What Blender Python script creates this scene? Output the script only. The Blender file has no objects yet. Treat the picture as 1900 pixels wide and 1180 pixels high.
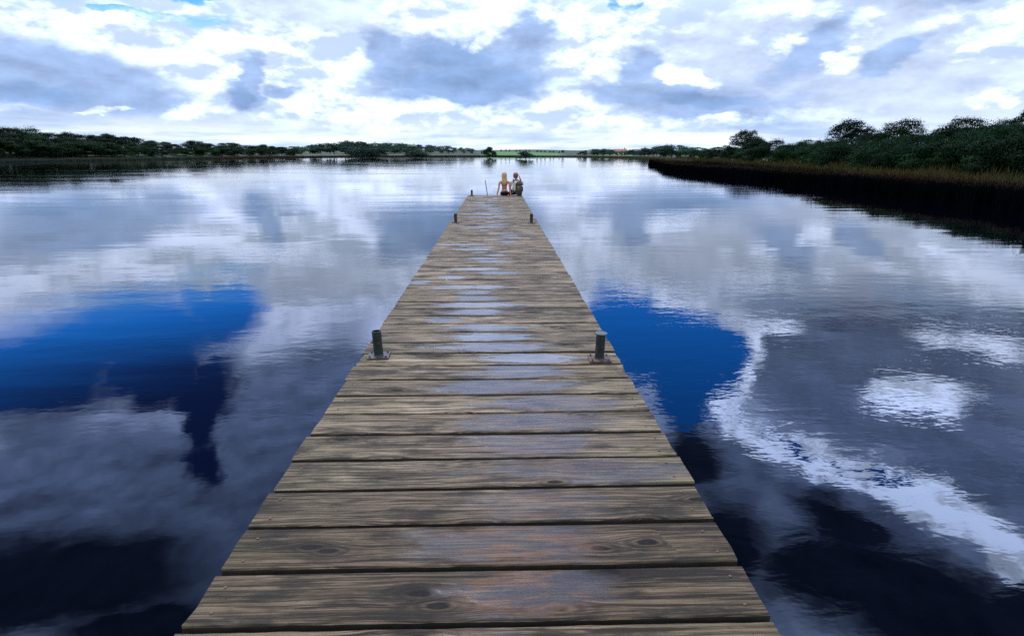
import bpy, bmesh, math, random
import numpy as np
from mathutils import Vector, Matrix, noise as mnoise

random.seed(7)
RNG = np.random.default_rng(11)
scene = bpy.context.scene
COL = scene.collection
R = math.radians

# ------------------------------------------------------------------ helpers
def link(o, parent=None):
    COL.objects.link(o)
    if parent is not None:
        o.parent = parent
    return o

def tag(o, label=None, cat=None, group=None, kind=None):
    if label: o['label'] = label
    if cat: o['category'] = cat
    if group: o['group'] = group
    if kind: o['kind'] = kind
    return o

def empty(name, loc=(0, 0, 0), rz=0.0):
    o = bpy.data.objects.new(name, None)
    o.location = loc
    o.rotation_euler = (0, 0, rz)
    o.empty_display_size = 0.2
    return link(o)

def mesh_obj(name, verts, faces, mat=None, parent=None, smooth=False):
    me = bpy.data.meshes.new(name)
    me.from_pydata([tuple(v) for v in verts], [], [tuple(f) for f in faces])
    if smooth:
        me.polygons.foreach_set('use_smooth', [True] * len(me.polygons))
    me.update()
    if mat: me.materials.append(mat)
    return link(bpy.data.objects.new(name, me), parent)

def bm_obj(name, bm, mat=None, parent=None, smooth=False):
    me = bpy.data.meshes.new(name)
    bm.normal_update()
    bm.to_mesh(me); bm.free()
    if smooth:
        me.polygons.foreach_set('use_smooth', [True] * len(me.polygons))
    if mat: me.materials.append(mat)
    return link(bpy.data.objects.new(name, me), parent)

def add_box(bm, c, s, rot=None, bevel=0.0):
    m = Matrix.Translation(c)
    if rot is not None: m = m @ rot
    m = m @ Matrix.Diagonal((s[0], s[1], s[2], 1))
    r = bmesh.ops.create_cube(bm, size=1.0, matrix=m)
    if bevel > 0:
        es = list({e for v in r['verts'] for e in v.link_edges})
        bmesh.ops.bevel(bm, geom=es, offset=bevel, segments=2, affect='EDGES', profile=0.6)

def add_tube(bm, pts, radii, n=10, cap=True):
    rings = []
    pts = [Vector(p) for p in pts]
    for i, p in enumerate(pts):
        d = (pts[min(i + 1, len(pts) - 1)] - pts[max(i - 1, 0)])
        if d.length < 1e-9: d = Vector((0, 0, 1))
        q = d.normalized().to_track_quat('Z', 'Y')
        rr = radii[i] if hasattr(radii, '__len__') else radii
        rings.append([bm.verts.new(p + q @ Vector((math.cos(a) * rr, math.sin(a) * rr, 0)))
                      for a in [2 * math.pi * k / n for k in range(n)]])
    for a, b in zip(rings, rings[1:]):
        for k in range(n):
            bm.faces.new((a[k], a[(k + 1) % n], b[(k + 1) % n], b[k]))
    if cap:
        bm.faces.new(list(reversed(rings[0]))); bm.faces.new(rings[-1])

def add_lathe(bm, prof, c=(0, 0, 0), n=24):
    rings = []
    for r, z in prof:
        rings.append([bm.verts.new((c[0] + r * math.cos(2 * math.pi * k / n), c[1] + r * math.sin(2 * math.pi * k / n), c[2] + z)) for k in range(n)])
    for a, b in zip(rings, rings[1:]):
        for k in range(n):
            bm.faces.new((a[k], a[(k + 1) % n], b[(k + 1) % n], b[k]))
    bm.faces.new(list(reversed(rings[0]))); bm.faces.new(rings[-1])

class NT:
    """tiny node-tree writer"""
    def __init__(self, tree):
        self.t = tree; self.n = tree.nodes; self.l = tree.links
    def new(self, kind, **kw):
        nd = self.n.new(kind)
        for k, v in kw.items(): setattr(nd, k, v)
        return nd
    def put(self, sock, v):
        if isinstance(v, bpy.types.NodeSocket): self.l.new(v, sock)
        elif v is not None:
            if hasattr(sock.default_value, '__len__'):
                dl = len(sock.default_value)
                if not hasattr(v, '__len__'): v = (v,) * dl
                v = tuple(v)
                if dl == 4 and len(v) == 3: v = v + (1.0,)
                sock.default_value = v
            else: sock.default_value = v
    def m(self, op, a, b=None, c=None, clamp=False):
        nd = self.new('ShaderNodeMath', operation=op, use_clamp=clamp)
        self.put(nd.inputs[0], a)
        if b is not None: self.put(nd.inputs[1], b)
        if c is not None: self.put(nd.inputs[2], c)
        return nd.outputs[0]
    def vm(self, op, a, b=None, out=0):
        nd = self.new('ShaderNodeVectorMath', operation=op)
        self.put(nd.inputs[0], a)
        if b is not None:
            self.put(nd.inputs['Scale'] if op == 'SCALE' else nd.inputs[1], b)
        return nd.outputs['Value'] if op in ('DOT_PRODUCT', 'LENGTH', 'DISTANCE') else nd.outputs[0]
    def sep(self, v):
        nd = self.new('ShaderNodeSeparateXYZ'); self.put(nd.inputs[0], v); return nd.outputs
    def comb(self, x=0.0, y=0.0, z=0.0):
        nd = self.new('ShaderNodeCombineXYZ')
        for i, v in enumerate((x, y, z)): self.put(nd.inputs[i], v)
        return nd.outputs[0]
    def noise(self, vec, scale, detail=2.0, rough=0.5, out=0, dist=0.0, lac=2.0):
        nd = self.new('ShaderNodeTexNoise')
        self.put(nd.inputs['Vector'], vec); self.put(nd.inputs['Scale'], scale)
        self.put(nd.inputs['Detail'], detail); self.put(nd.inputs['Roughness'], rough)
        self.put(nd.inputs['Distortion'], dist); self.put(nd.inputs['Lacunarity'], lac)
        return nd.outputs[out]
    def sstep(self, x, a, b, lo=0.0, hi=1.0, kind='SMOOTHSTEP'):
        nd = self.new('ShaderNodeMapRange', interpolation_type=kind, clamp=True) if kind != 'LINEAR' else self.new('ShaderNodeMapRange', clamp=True)
        for i, v in enumerate((x, a, b, lo, hi)): self.put(nd.inputs[i], v)
        return nd.outputs[0]
    def mix(self, f, a, b, blend='MIX'):
        nd = self.new('ShaderNodeMix', data_type='RGBA', blend_type=blend, clamp_factor=True)
        self.put(nd.inputs['Factor'], f) if False else self.put(nd.inputs[0], f)
        self.put(nd.inputs[6], a); self.put(nd.inputs[7], b)
        return nd.outputs[2]
    def attr(self, name, kind='GEOMETRY', out='Fac'):
        nd = self.new('ShaderNodeAttribute', attribute_type=kind, attribute_name=name)
        return nd.outputs[out]

def material(name):
    mt = bpy.data.materials.new(name); mt.use_nodes = True
    nt = NT(mt.node_tree)
    b = mt.node_tree.nodes['Principled BSDF']
    return mt, nt, b

def simple_mat(name, col, rough=0.6, var=0.25, scale=30.0, metal=0.0, col2=None, bump=0.0):
    mt, nt, b = material(name)
    co = nt.new('ShaderNodeTexCoord').outputs['Object']
    n = nt.noise(co, scale, 4, 0.6)
    c2 = col2 if col2 else tuple(c * (1 - var) for c in col)
    nt.put(b.inputs['Base Color'], nt.mix(nt.sstep(n, 0.35, 0.65), col, c2))
    b.inputs['Roughness'].default_value = rough
    b.inputs['Metallic'].default_value = metal
    if bump > 0:
        bp = nt.new('ShaderNodeBump'); bp.inputs['Strength'].default_value = bump; bp.inputs['Distance'].default_value = 0.01
        nt.put(bp.inputs['Height'], n); nt.put(b.inputs['Normal'], bp.outputs[0])
    return mt

# ------------------------------------------------------------------ camera
HW = 2.02            # eye above the water
DECK = 0.50          # deck top above the water
PITCH, YAW = R(16.2), R(1.51)
cam_d = bpy.data.cameras.new('camera'); cam_d.lens = 20.0; cam_d.sensor_width = 36.0
cam_d.clip_start = 0.05; cam_d.clip_end = 20000
cam = link(bpy.data.objects.new('camera', cam_d))
cam.location = (0.065, 0.0, HW)
cam.rotation_euler = (R(90) - PITCH, 0, -YAW)
scene.camera = cam
ROT = cam.rotation_euler.to_matrix()
F = 1900 * 20 / 36.0

def ray(px, py):     # photograph pixel -> world direction (used to read sizes off the photograph)
    return (ROT @ Vector(((px - 950) / F, -(py - 590) / F, -1.0))).normalized()
def on_plane(px, py, z):
    d = ray(px, py); t = (z - HW) / d.z
    return Vector((cam.location.x + d.x * t, d.y * t, z))
def azel(px, py):
    d = ray(px, py)
    return math.degrees(math.atan2(d.x, d.y)), math.degrees(math.asin(d.z))

# ------------------------------------------------------------------ sky (world)
SUN_EL, SUN_AZ = R(56), R(-24)       # high, ahead and a little to the left
world = bpy.data.worlds.new('World'); scene.world = world
world.use_nodes = True
wt = world.node_tree
for nd in list(wt.nodes): wt.nodes.remove(nd)
W = NT(wt)
out = W.new('ShaderNodeOutputWorld'); bg = W.new('ShaderNodeBackground')
wt.links.new(bg.outputs[0], out.inputs[0])
SKY_STRENGTH = 0.1
bg.inputs[1].default_value = SKY_STRENGTH
sky = W.new('ShaderNodeTexSky', sky_type='NISHITA')
sky.sun_disc = False; sky.sun_elevation = SUN_EL; sky.sun_rotation = SUN_AZ
sky.air_density = 1.0; sky.dust_density = 0.3; sky.ozone_density = 3.0
D = W.new('ShaderNodeTexCoord').outputs['Generated']
dx, dy, dz = W.sep(D)[0:3]
DEG = 57.29578
AZ = W.m('MULTIPLY', W.m('ARCTAN2', dx, dy), DEG)
EL = W.m('MULTIPLY', W.m('ARCSINE', dz), DEG)
flat = W.comb(dx, dy, W.m('MULTIPLY', dz, 2.4))
w1 = W.noise(flat, 5.0, 4, 0.55, out=1)
w2 = W.noise(flat, 22.0, 4, 0.6, out=1)
n_soft = W.noise(flat, 3.2, 3, 0.5)
n_bill = W.noise(flat, 9.0, 7, 0.6)
n_fine = W.noise(flat, 34.0, 5, 0.62)
n_up = W.noise(W.vm('ADD', flat, (-0.010, 0.0, 0.032)), 9.0, 7, 0.6)
emb = W.m('MULTIPLY_ADD', W.m('SUBTRACT', n_bill, n_up), 2.6, 0.5)          # lit tops, shaded bases
s1 = W.sep(w1); s2 = W.sep(w2)
hi = W.sstep(EL, 10.0, 26.0)
amp1 = W.m('MULTIPLY_ADD', hi, 2.0, 3.6)
amp2 = W.m('MULTIPLY_ADD', hi, 0.6, 2.2)
def warp(base, a, b, k=1.0):
    v = W.m('MULTIPLY_ADD', W.m('MULTIPLY', W.m('SUBTRACT', a, 0.5), k), amp1, base)
    return W.m('MULTIPLY_ADD', W.m('MULTIPLY', W.m('SUBTRACT', b, 0.5), k), amp2, v)
U = W.m('MULTIPLY', warp(AZ, s1[0], s2[0], 1.5), 0.1)
V = W.m('MULTIPLY', warp(EL, s1[1], s2[1], 0.8), 0.1)
M1 = W.comb(W.m('MULTIPLY', U, U), W.m('MULTIPLY', U, V), W.m('MULTIPLY', V, V))
M2 = W.comb(U, V, 1.0)

def field(blobs):
    """blobs: (px, py, rx, ry, rot) as read off the photograph (below the horizon: the
    same patch of sky found by mirroring its reflection).  Each becomes an ellipse in
    azimuth/elevation; returns 1 at a centre, 0 on the edge, negative outside."""
    acc = None
    for bl in blobs:
        px, py, rx, ry = bl[:4]; rot = R(bl[4]) if len(bl) > 4 else 0.0
        sg = -1.0 if py > 287 else 1.0
        def pe(x, y):
            a, e = azel(x, y); return np.array([a / 10, sg * e / 10])
        c = pe(px, py)
        k = 0.25
        A = (pe(px + k * rx * math.cos(rot), py + k * rx * math.sin(rot)) - c) / k
        B = (pe(px - k * ry * math.sin(rot), py + k * ry * math.cos(rot)) - c) / k
        J = np.linalg.inv(np.array([A, B]).T)        # to unit circle
        Q = J.T @ J
        m1 = (Q[0, 0], 2 * Q[0, 1], Q[1, 1])
        l = -2 * Q @ c
        m2 = (l[0], l[1], float(c @ Q @ c))
        q = W.m('ADD', W.vm('DOT_PRODUCT', M1, m1), W.vm('DOT_PRODUCT', M2, m2))
        acc = q if acc is None else W.m('MINIMUM', acc, q)
    return W.m('SUBTRACT', 1.0, W.m('SQRT', W.m('MAXIMUM', acc, 0.0)))

# gain of sunlit cloud toward the sun
gain = W.sstep(EL, 9.5, 24.0, 1.0, 2.8)
gvec = W.vm('MULTIPLY', W.comb(gain, gain, gain), W.mix(hi, (1.0, 1.0, 1.0), (0.95, 1.02, 1.18)))

def cloud_col(rgb, tex, var):
    k = W.m('MULTIPLY_ADD', W.m('SUBTRACT', tex, 0.5), var, 1.0)
    return W.vm('SCALE', rgb, k)

# overall broken cover
c = W.mix(W.sstep(emb, 0.25, 0.70), (0.51, 0.65, 0.93), (0.95, 1.11, 1.58))
c = W.mix(W.m('MULTIPLY', hi, 0.85), c, W.mix(W.sstep(n_bill, 0.36, 0.64), (0.13, 0.19, 0.35), (0.27, 0.35, 0.56)))
def layer(c, rgb, blobs, lo, hi_, namp, tex, var, noise=None):
    f = field(blobs)
    nz = noise if noise is not None else n_bill
    f = W.m('MULTIPLY_ADD', W.m('SUBTRACT', nz, 0.5), namp, f)
    a = W.sstep(f, lo, hi_)
    return W.mix(a, c, cloud_col(rgb, tex, var))

LIGHT_GREY = [(700, 40, 150, 45, 12), (560, 8, 120, 26, 0), (620, 18, 260, 48, 5), (1360, 85, 170, 90), (1700, 60, 260, 120, -10), (1600, 150, 380, 80), (1790, 235, 330, 70),
              (330, 235, 330, 45), (1050, 262, 230, 24), (80, 60, 60, 20), (1380, 480, 330, 70, 5), (1650, 420, 300, 45, 5), (1600, 540, 330, 50, 8)]
MID_GREY = [(90, 140, 230, 62, 8), (200, 182, 210, 38, 5), (60, 220, 170, 24), (985, 75, 62, 90), (860, 118, 180, 66), (720, 100, 60, 40, 30), (455, 140, 32, 42), (445, 178, 52, 38), (525, 170, 44, 20),
            (1230, 172, 210, 26, 4), (1340, 198, 190, 26), (1185, 118, 60, 34, -35), (1500, 92, 130, 34, -38), (1415, 232, 130, 26, 10),
            (1650, 110, 90, 30, -30), (1740, 560, 160, 26, 12), (1440, 560, 120, 25, 5)]
DARK_GREY = [(850, 158, 190, 36, 1), (840, 182, 165, 17, 0), (1290, 182, 120, 15, 5), (440, 180, 26, 24), (840, 110, 90, 30, 0),
             (60, 165, 120, 24, 5)]
SLATE = [(620, 740, 120, 150, 15), (520, 830, 150, 230, 25), (420, 990, 240, 200), (150, 960, 360, 190, -6), (230, 860, 230, 90, 6), (1640, 700, 350, 170, 10), (1460, 660, 100, 95),
         (1820, 850, 200, 110, 20), (1800, 610, 260, 45, 10), (1350, 880, 120, 90, 15), (1560, 940, 200, 90, 20)]
DARK = [(60, 1090, 420, 110, -8), (340, 1160, 300, 70), (1640, 1090, 400, 110, 18), (1280, 850, 80, 60, 30), (1330, 1010, 130, 110), (1850, 1150, 300, 100), (1560, 960, 130, 45, 25)]
LOWMID = [(90, 140, 240, 70, 8), (1230, 172, 260, 40, 4), (1500, 92, 160, 50, -38), (1400, 232, 160, 34, 10)]
SLITS = [(1480, 828, 70, 8, 20), (1650, 888, 90, 9, 14), (1570, 858, 40, 5, 18)]
HOLES_SOFT = [(215, 622, 270, 88, -6), (400, 575, 105, 75, -35), (390, 720, 70, 85, 25), (60, 700, 260, 110), (290, 700, 130, 80, 0), (372, 800, 34, 80, 8), (365, 880, 34, 50, 10)]
HOLES = [(1150, 580, 75, 45, 30), (1225, 632, 140, 78, 12), (1315, 650, 70, 75, 10), (1275, 735, 85, 75, 15), (1180, 660, 80, 60, 30),
         
         (1160, 5, 36, 14), (340, 34, 100, 9, 9), (215, 14, 60, 8, 6), (1150, 55, 18, 14, -30)]
WHITE = [(200, 64, 250, 46, 5), (450, 90, 250, 48, 8), (590, 130, 125, 62), (330, 120, 160, 36, 6), (360, 202, 78, 24), (520, 188, 60, 30), (620, 190, 90, 48),
         (800, 215, 120, 18), (760, 240, 140, 22), (830, 46, 118, 48), (760, 22, 70, 40), (1105, 92, 84, 120), (1060, 165, 62, 46), (1190, 35, 100, 36),
         (1490, 24, 120, 24), (1560, 112, 48, 28, -35), (1850, 88, 90, 22, -10), (1862, 180, 58, 15, -8), (1800, 50, 80, 20, -20), (190, 200, 48, 7, -3), (330, 10, 120, 12, 6),
         (1290, 228, 170, 18), (1100, 225, 210, 16), (985, 15, 55, 25), (1260, 140, 60, 16, 8),
         (1402, 640, 22, 32, 20), (1378, 690, 20, 50, 5), (1345, 755, 26, 34, 30), (1180, 548, 80, 12, 8), (1320, 576, 120, 13, 8), (1430, 600, 66, 11, 8),
         (1725, 728, 118, 38, 6), (1800, 640, 170, 20, 12), (1430, 815, 110, 26, 18), (1570, 865, 150, 36, 14), (1730, 940, 180, 46, 26), (1880, 1040, 110, 46, 36),
         (1140, 470, 130, 60, 20), (1430, 470, 90, 30, 10), (1750, 510, 140, 40, 6), (1860, 560, 120, 22, 6), (1530, 505, 45, 26)]
c = layer(c, (0.57, 0.685, 0.93), LIGHT_GREY, -0.3, 0.6, 1.1, emb, 0.45)
c = layer(c, (0.40, 0.51, 0.77), LOWMID, -0.3, 0.6, 1.0, emb, 0.4)
c = layer(c, (0.118, 0.163, 0.285), SLATE, -0.15, 0.4, 0.7, emb, 0.9)
c = layer(c, (0.009, 0.012, 0.025), DARK, -0.25, 0.5, 0.9, emb, 0.9)
c = W.vm('MULTIPLY', c, gvec)
# clear sky
skyc = W.vm('MULTIPLY', sky.outputs[0], W.mix(W.sstep(EL, 8.5, 14.0), (0.09, 0.115, 0.12), (0.008, 0.070, 0.178)))
pol = W.m('MULTIPLY', W.sstep(EL, 12.0, 20.5), W.sstep(AZ, 6.0, -18.0))      # polarised, deeper sky to the left
skyc = W.vm('MULTIPLY', skyc, W.mix(pol, (1.0, 1.0, 1.0), (0.75, 0.14, 0.16)))
fh = W.m('MULTIPLY_ADD', W.m('SUBTRACT', n_fine, 0.5), 0.35, field(HOLES))
c = W.mix(W.sstep(fh, -0.02, 0.16), c, skyc)
fs = W.m('MULTIPLY_ADD', W.m('SUBTRACT', n_bill, 0.5), 0.6, field(HOLES_SOFT))
c = W.mix(W.sstep(fs, -0.22, 0.50), c, skyc)
wf = W.m('MULTIPLY_ADD', W.m('ADD', W.m('SUBTRACT', n_bill, 0.5), W.m('MULTIPLY', W.m('SUBTRACT', n_fine, 0.5), 0.5)), 1.7, field(WHITE))
wtex = W.m('MULTIPLY_ADD', W.m('SUBTRACT', n_fine, 0.5), 0.30, W.m('MULTIPLY_ADD', W.m('SUBTRACT', n_soft, 0.5), 0.5, emb))
wcol = W.mix(W.sstep(wtex, 0.25, 0.74), W.mix(hi, (0.53, 0.66, 0.88), (0.52, 0.60, 0.76)), (1.05, 1.22, 1.66))
wc = W.vm('MULTIPLY', wcol, gvec)
wub = W.m('ADD', W.m('MULTIPLY', W.m('SUBTRACT', 1.0, hi), W.m('MULTIPLY_ADD', n_soft, 1.5, -0.15)), W.m('MULTIPLY', hi, 0.22))
c = W.mix(W.sstep(wf, W.m('MULTIPLY_ADD', hi, 0.26, -0.22), W.m('MULTIPLY_ADD', hi, 0.14, wub)), c, wc)
fsl = W.m('MULTIPLY_ADD', W.m('SUBTRACT', n_fine, 0.5), 1.2, field(SLITS))
c = W.mix(W.sstep(fsl, -0.05, 0.25), c, skyc)
mg = W.m('MULTIPLY_ADD', W.m('ADD', W.m('SUBTRACT', n_bill, 0.5), W.m('MULTIPLY', W.m('SUBTRACT', n_fine, 0.5), 0.5)), 1.3, field(MID_GREY))
c = W.mix(W.sstep(mg, -0.16, W.m('MULTIPLY_ADD', n_soft, 1.0, -0.05)), c, cloud_col((0.345, 0.485, 0.78), emb, 0.45))
dg = W.m('MULTIPLY_ADD', W.m('SUBTRACT', n_bill, 0.5), 1.0, field(DARK_GREY))
c = W.mix(W.sstep(dg, -0.25, 0.55, 0.0, 0.92), c, cloud_col((0.245, 0.385, 0.67), emb, 0.38))
PUFF = [(360, 204, 70, 20), (190, 200, 48, 7, -3), (1862, 180, 58, 15, -8), (1560, 112, 46, 26, -35), (1290, 228, 170, 16), (620, 190, 60, 34), (1260, 140, 60, 14, 8), (840, 42, 100, 40, 4), (905, 75, 34, 20, -20), (1020, 20, 30, 20), (760, 30, 50, 22)]
pf = W.m('MULTIPLY_ADD', W.m('ADD', W.m('SUBTRACT', n_bill, 0.5), W.m('MULTIPLY', W.m('SUBTRACT', n_fine, 0.5), 0.5)), 1.5, field(PUFF))
c = W.mix(W.sstep(pf, -0.15, W.m('MULTIPLY_ADD', n_soft, 1.0, 0.0)), c, wcol)
# layered cumulus and pale air near the horizon
streak = W.noise(W.comb(W.m('MULTIPLY', AZ, 0.055), W.m('MULTIPLY', EL, 0.55), 3.0), 1.0, 6, 0.62)
hz = W.mix(W.sstep(streak, 0.38, 0.60), (0.48, 0.64, 0.88), (0.98, 1.06, 1.18))
c = W.mix(W.sstep(EL, 3.6, 0.6, 0.0, 0.85), c, hz)
c = W.mix(W.sstep(EL, -0.2, -3.0), c, (0.10, 0.12, 0.14))
# the part of the sky away from the view: even broken cloud
off = W.m('MAXIMUM', W.sstep(W.m('ABSOLUTE', AZ), 56.0, 75.0), W.sstep(EL, 50.0, 62.0))
gen = W.mix(W.sstep(n_bill, 0.40, 0.62), (0.45, 0.55, 0.80), (1.25, 1.28, 1.3))
c = W.mix(off, c, W.mix(W.sstep(EL, -0.2, -3.0), gen, (0.10, 0.12, 0.14)))
fin = W.vm('SCALE', c, 1.0 / SKY_STRENGTH)
wt.links.new(fin, bg.inputs[0])
world.cycles.sampling_method = 'MANUAL'; world.cycles.sample_map_resolution = 512

sun_d = bpy.data.lights.new('sun', 'SUN'); sun_d.energy = 1.5; sun_d.angle = R(10); sun_d.color = (1.0, 0.95, 0.86)
sun = link(bpy.data.objects.new('sun', sun_d))
sd = Vector((math.sin(SUN_AZ) * math.cos(SUN_EL), math.cos(SUN_AZ) * math.cos(SUN_EL), math.sin(SUN_EL)))
sun.rotation_euler = sd.to_track_quat('Z', 'Y').to_euler(); sun.location = sd * 60

vs = scene.view_settings
vs.view_transform = 'Standard'; vs.look = 'None'; vs.exposure = 0.2; vs.gamma = 1.0; vs.use_curve_mapping = False
cy = scene.cycles
cy.max_bounces = 5; cy.diffuse_bounces = 2; cy.glossy_bounces = 3; cy.transmission_bounces = 2; cy.transparent_max_bounces = 4
cy.caustics_reflective = False; cy.caustics_refractive = False
cy.use_denoising = False
cy.use_adaptive_sampling = True; cy.adaptive_threshold = 0.015

# ------------------------------------------------------------------ water
def make_water():
    mt, nt, b = material('lake_water')
    geo = nt.new('ShaderNodeNewGeometry').outputs['Position']
    x, y, z = nt.sep(geo)[0:3]
    st = nt.comb(x, nt.m('MULTIPLY', y, 1.9), 0.0)
    big = nt.comb(nt.m('MULTIPLY', x, 0.05), nt.m('MULTIPLY', y, 0.16), 0.0)
    ruf = nt.sstep(nt.noise(big, 1.0, 3, 0.6), 0.38, 0.66, 0.10, 1.6)
    n1 = nt.noise(st, 2.6, 3, 0.55, dist=0.4)
    n2 = nt.noise(st, 9.0, 2, 0.5)
    n3 = nt.noise(nt.comb(nt.m('MULTIPLY', x, 0.25), nt.m('MULTIPLY', y, 0.9), 0.0), 1.0, 2, 0.5)
    h = nt.m('ADD', nt.m('MULTIPLY', n1, 0.0021), nt.m('MULTIPLY', n2, 0.0006))
    h = nt.m('MULTIPLY', h, ruf)
    h = nt.m('ADD', h, nt.m('MULTIPLY', n3, 0.006))
    bp = nt.new('ShaderNodeBump'); bp.inputs['Strength'].default_value = 1.0; bp.inputs['Distance'].default_value = 1.0
    nt.put(bp.inputs['Height'], h)
    nt.put(b.inputs['Normal'], bp.outputs[0])
    b.inputs['Base Color'].default_value = (0.0003, 0.0008, 0.0028, 1)
    b.inputs['Roughness'].default_value = 0.02
    b.inputs['IOR'].default_value = 1.6
    b.inputs['Specular Tint'].default_value = (0.93, 0.98, 1.0, 1)
    S = 6000
    o = mesh_obj('water', [(-S, -S, 0), (S, -S, 0), (S, S, 0), (-S, S, 0)], [(0, 1, 2, 3)], mt)
    tag(o, 'dark rippled lake water mirroring the clouds', None, kind='structure')
make_water()

# ------------------------------------------------------------------ jetty
def wood_material():
    mt, nt, b = material('weathered_planks')
    ob = nt.new('ShaderNodeTexCoord').outputs['Object']
    seed = nt.attr('seed', 'OBJECT'); damp_a = nt.attr('damp', 'OBJECT')
    wx = nt.attr('wet_x', 'OBJECT'); wl = nt.attr('wet_half', 'OBJECT'); wa = nt.attr('wet', 'OBJECT')
    gr = nt.attr('green', 'OBJECT')
    x, y, z = nt.sep(ob)[0:3]
    off = nt.m('MULTIPLY', seed, 13.7)
    # knots
    kc = nt.comb(nt.m('MULTIPLY_ADD', x, 1.55, off), nt.m('MULTIPLY', y, 4.4), nt.m('MULTIPLY', seed, 5.1))
    vo = nt.new('ShaderNodeTexVoronoi', feature='F1', voronoi_dimensions='2D')
    nt.put(vo.inputs['Vector'], kc); vo.inputs['Scale'].default_value = 1.0
    kd, kcol, kp = vo.outputs['Distance'], vo.outputs['Color'], vo.outputs['Position']
    kx, ky, _ = nt.sep(kp)[0:3]
    on = nt.sstep(nt.sep(kcol)[0], 0.34, 0.38)
    ddx = nt.m('MULTIPLY', nt.m('SUBTRACT', nt.m('MULTIPLY_ADD', x, 1.55, off), kx), 0.645)
    ddy = nt.m('MULTIPLY', nt.m('SUBTRACT', nt.m('MULTIPLY', y, 4.4), ky), 0.227)
    r2 = nt.m('ADD', nt.m('MULTIPLY', nt.m('MULTIPLY', ddx, ddx), 60.0), nt.m('MULTIPLY', nt.m('MULTIPLY', ddy, ddy), 420.0))
    g = nt.m('MULTIPLY', nt.m('POWER', 2.718, nt.m('MULTIPLY', r2, -1.0)), on)
    wav = nt.noise(nt.comb(nt.m('MULTIPLY_ADD', x, 1.1, off), nt.m('MULTIPLY', y, 2.5), 0.0), 1.0, 2, 0.5)
    yg = nt.m('ADD', nt.m('SUBTRACT', y, nt.m('MULTIPLY', ddy, nt.m('MULTIPLY', g, 0.85))), nt.m('MULTIPLY', wav, 0.055))
    yg = nt.m('ADD', yg, nt.m('MULTIPLY', nt.m('MULTIPLY', ddx, ddx), nt.m('MULTIPLY', g, 0.8)))
    xo = nt.m('MULTIPLY_ADD', x, 1.0, off)
    fine = nt.noise(nt.comb(nt.m('MULTIPLY', xo, 2.2), nt.m('MULTIPLY', yg, 85.0), seed), 1.0, 3, 0.6)
    mid = nt.noise(nt.comb(nt.m('MULTIPLY', xo, 1.0), nt.m('MULTIPLY', yg, 26.0), seed), 1.0, 3, 0.6)
    rings = nt.m('SINE', nt.m('MULTIPLY_ADD', mid, 9.0, nt.m('MULTIPLY', yg, 230.0)))
    rings = nt.m('MULTIPLY_ADD', rings, 0.5, 0.5)
    blot3 = nt.noise(nt.comb(nt.m('MULTIPLY', xo, 1.7), nt.m('MULTIPLY', yg, 11.0), nt.m('ADD', seed, 21.0)), 1.0, 5, 0.68)
    blot = nt.noise(nt.comb(nt.m('MULTIPLY', xo, 3.2), nt.m('MULTIPLY', y, 9.0), seed), 1.0, 5, 0.62)
    blot2 = nt.noise(nt.comb(nt.m('MULTIPLY', xo, 1.3), nt.m('MULTIPLY', y, 3.0), nt.m('ADD', seed, 9.0)), 1.0, 4, 0.6)
    speck = nt.noise(nt.comb(nt.m('MULTIPLY', xo, 60.0), nt.m('MULTIPLY', y, 90.0), seed), 1.0, 2, 0.6)
    pnk = nt.noise(nt.comb(nt.m('MULTIPLY', xo, 9.0), nt.m('MULTIPLY', y, 22.0), seed), 1.0, 4, 0.65)
    tone = nt.m('FRACT', nt.m('MULTIPLY', seed, 7.31))
    tone2 = nt.m('FRACT', nt.m('MULTIPLY', seed, 3.77))
    base = nt.mix(tone, (0.368, 0.285, 0.196), (0.234, 0.186, 0.140))
    base = nt.mix(nt.sstep(tone2, 0.75, 1.0), base, (0.43, 0.345, 0.225))
    base = nt.mix(nt.m('MULTIPLY', nt.sstep(blot2, 0.45, 0.7), 0.85), base, (0.60, 0.49, 0.36))
    base = nt.mix(nt.m('MULTIPLY', nt.sstep(mid, 0.44, 0.66), 0.62), base, (0.075, 0.060, 0.042))
    base = nt.mix(nt.m('MULTIPLY', nt.sstep(fine, 0.50, 0.62), 0.90), base, (0.028, 0.022, 0.016))
    base = nt.mix(nt.m('MULTIPLY', nt.sstep(rings, 0.70, 1.0), 0.68), base, (0.050, 0.040, 0.030))
    fine2 = nt.noise(nt.comb(nt.m('MULTIPLY', xo, 5.0), nt.m('MULTIPLY', yg, 210.0), nt.m('ADD', seed, 31.0)), 1.0, 3, 0.7)
    base = nt.mix(nt.m('MULTIPLY', nt.sstep(fine2, 0.52, 0.66), 0.75), base, (0.040, 0.032, 0.024))
    base = nt.mix(nt.m('MULTIPLY', nt.sstep(fine2, 0.44, 0.32), 0.55), base, (0.64, 0.54, 0.40))
    # green algae toward the board ends and in blotches
    ends = nt.sstep(nt.m('ADD', nt.m('ABSOLUTE', x), nt.m('MULTIPLY', nt.m('SUBTRACT', blot, 0.5), 1.4)), 0.35, 0.95)
    alg = nt.m('MULTIPLY', nt.m('MULTIPLY', ends, gr), nt.sstep(blot2, 0.32, 0.62))
    base = nt.mix(alg, base, (0.105, 0.110, 0.045))
    # black weather stains and knots
    base = nt.mix(nt.m('MULTIPLY', nt.sstep(nt.m('MULTIPLY_ADD', nt.m('SUBTRACT', fine, 0.5), 0.45, blot3), 0.50, 0.66), nt.m('MULTIPLY_ADD', damp_a, 0.40, 0.48)), base, (0.050, 0.041, 0.032))
    st = nt.m('MULTIPLY', nt.sstep(nt.m('MULTIPLY_ADD', mid, 0.35, blot), 0.66, 0.84), 0.85)
    base = nt.mix(st, base, (0.045, 0.042, 0.036))
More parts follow.
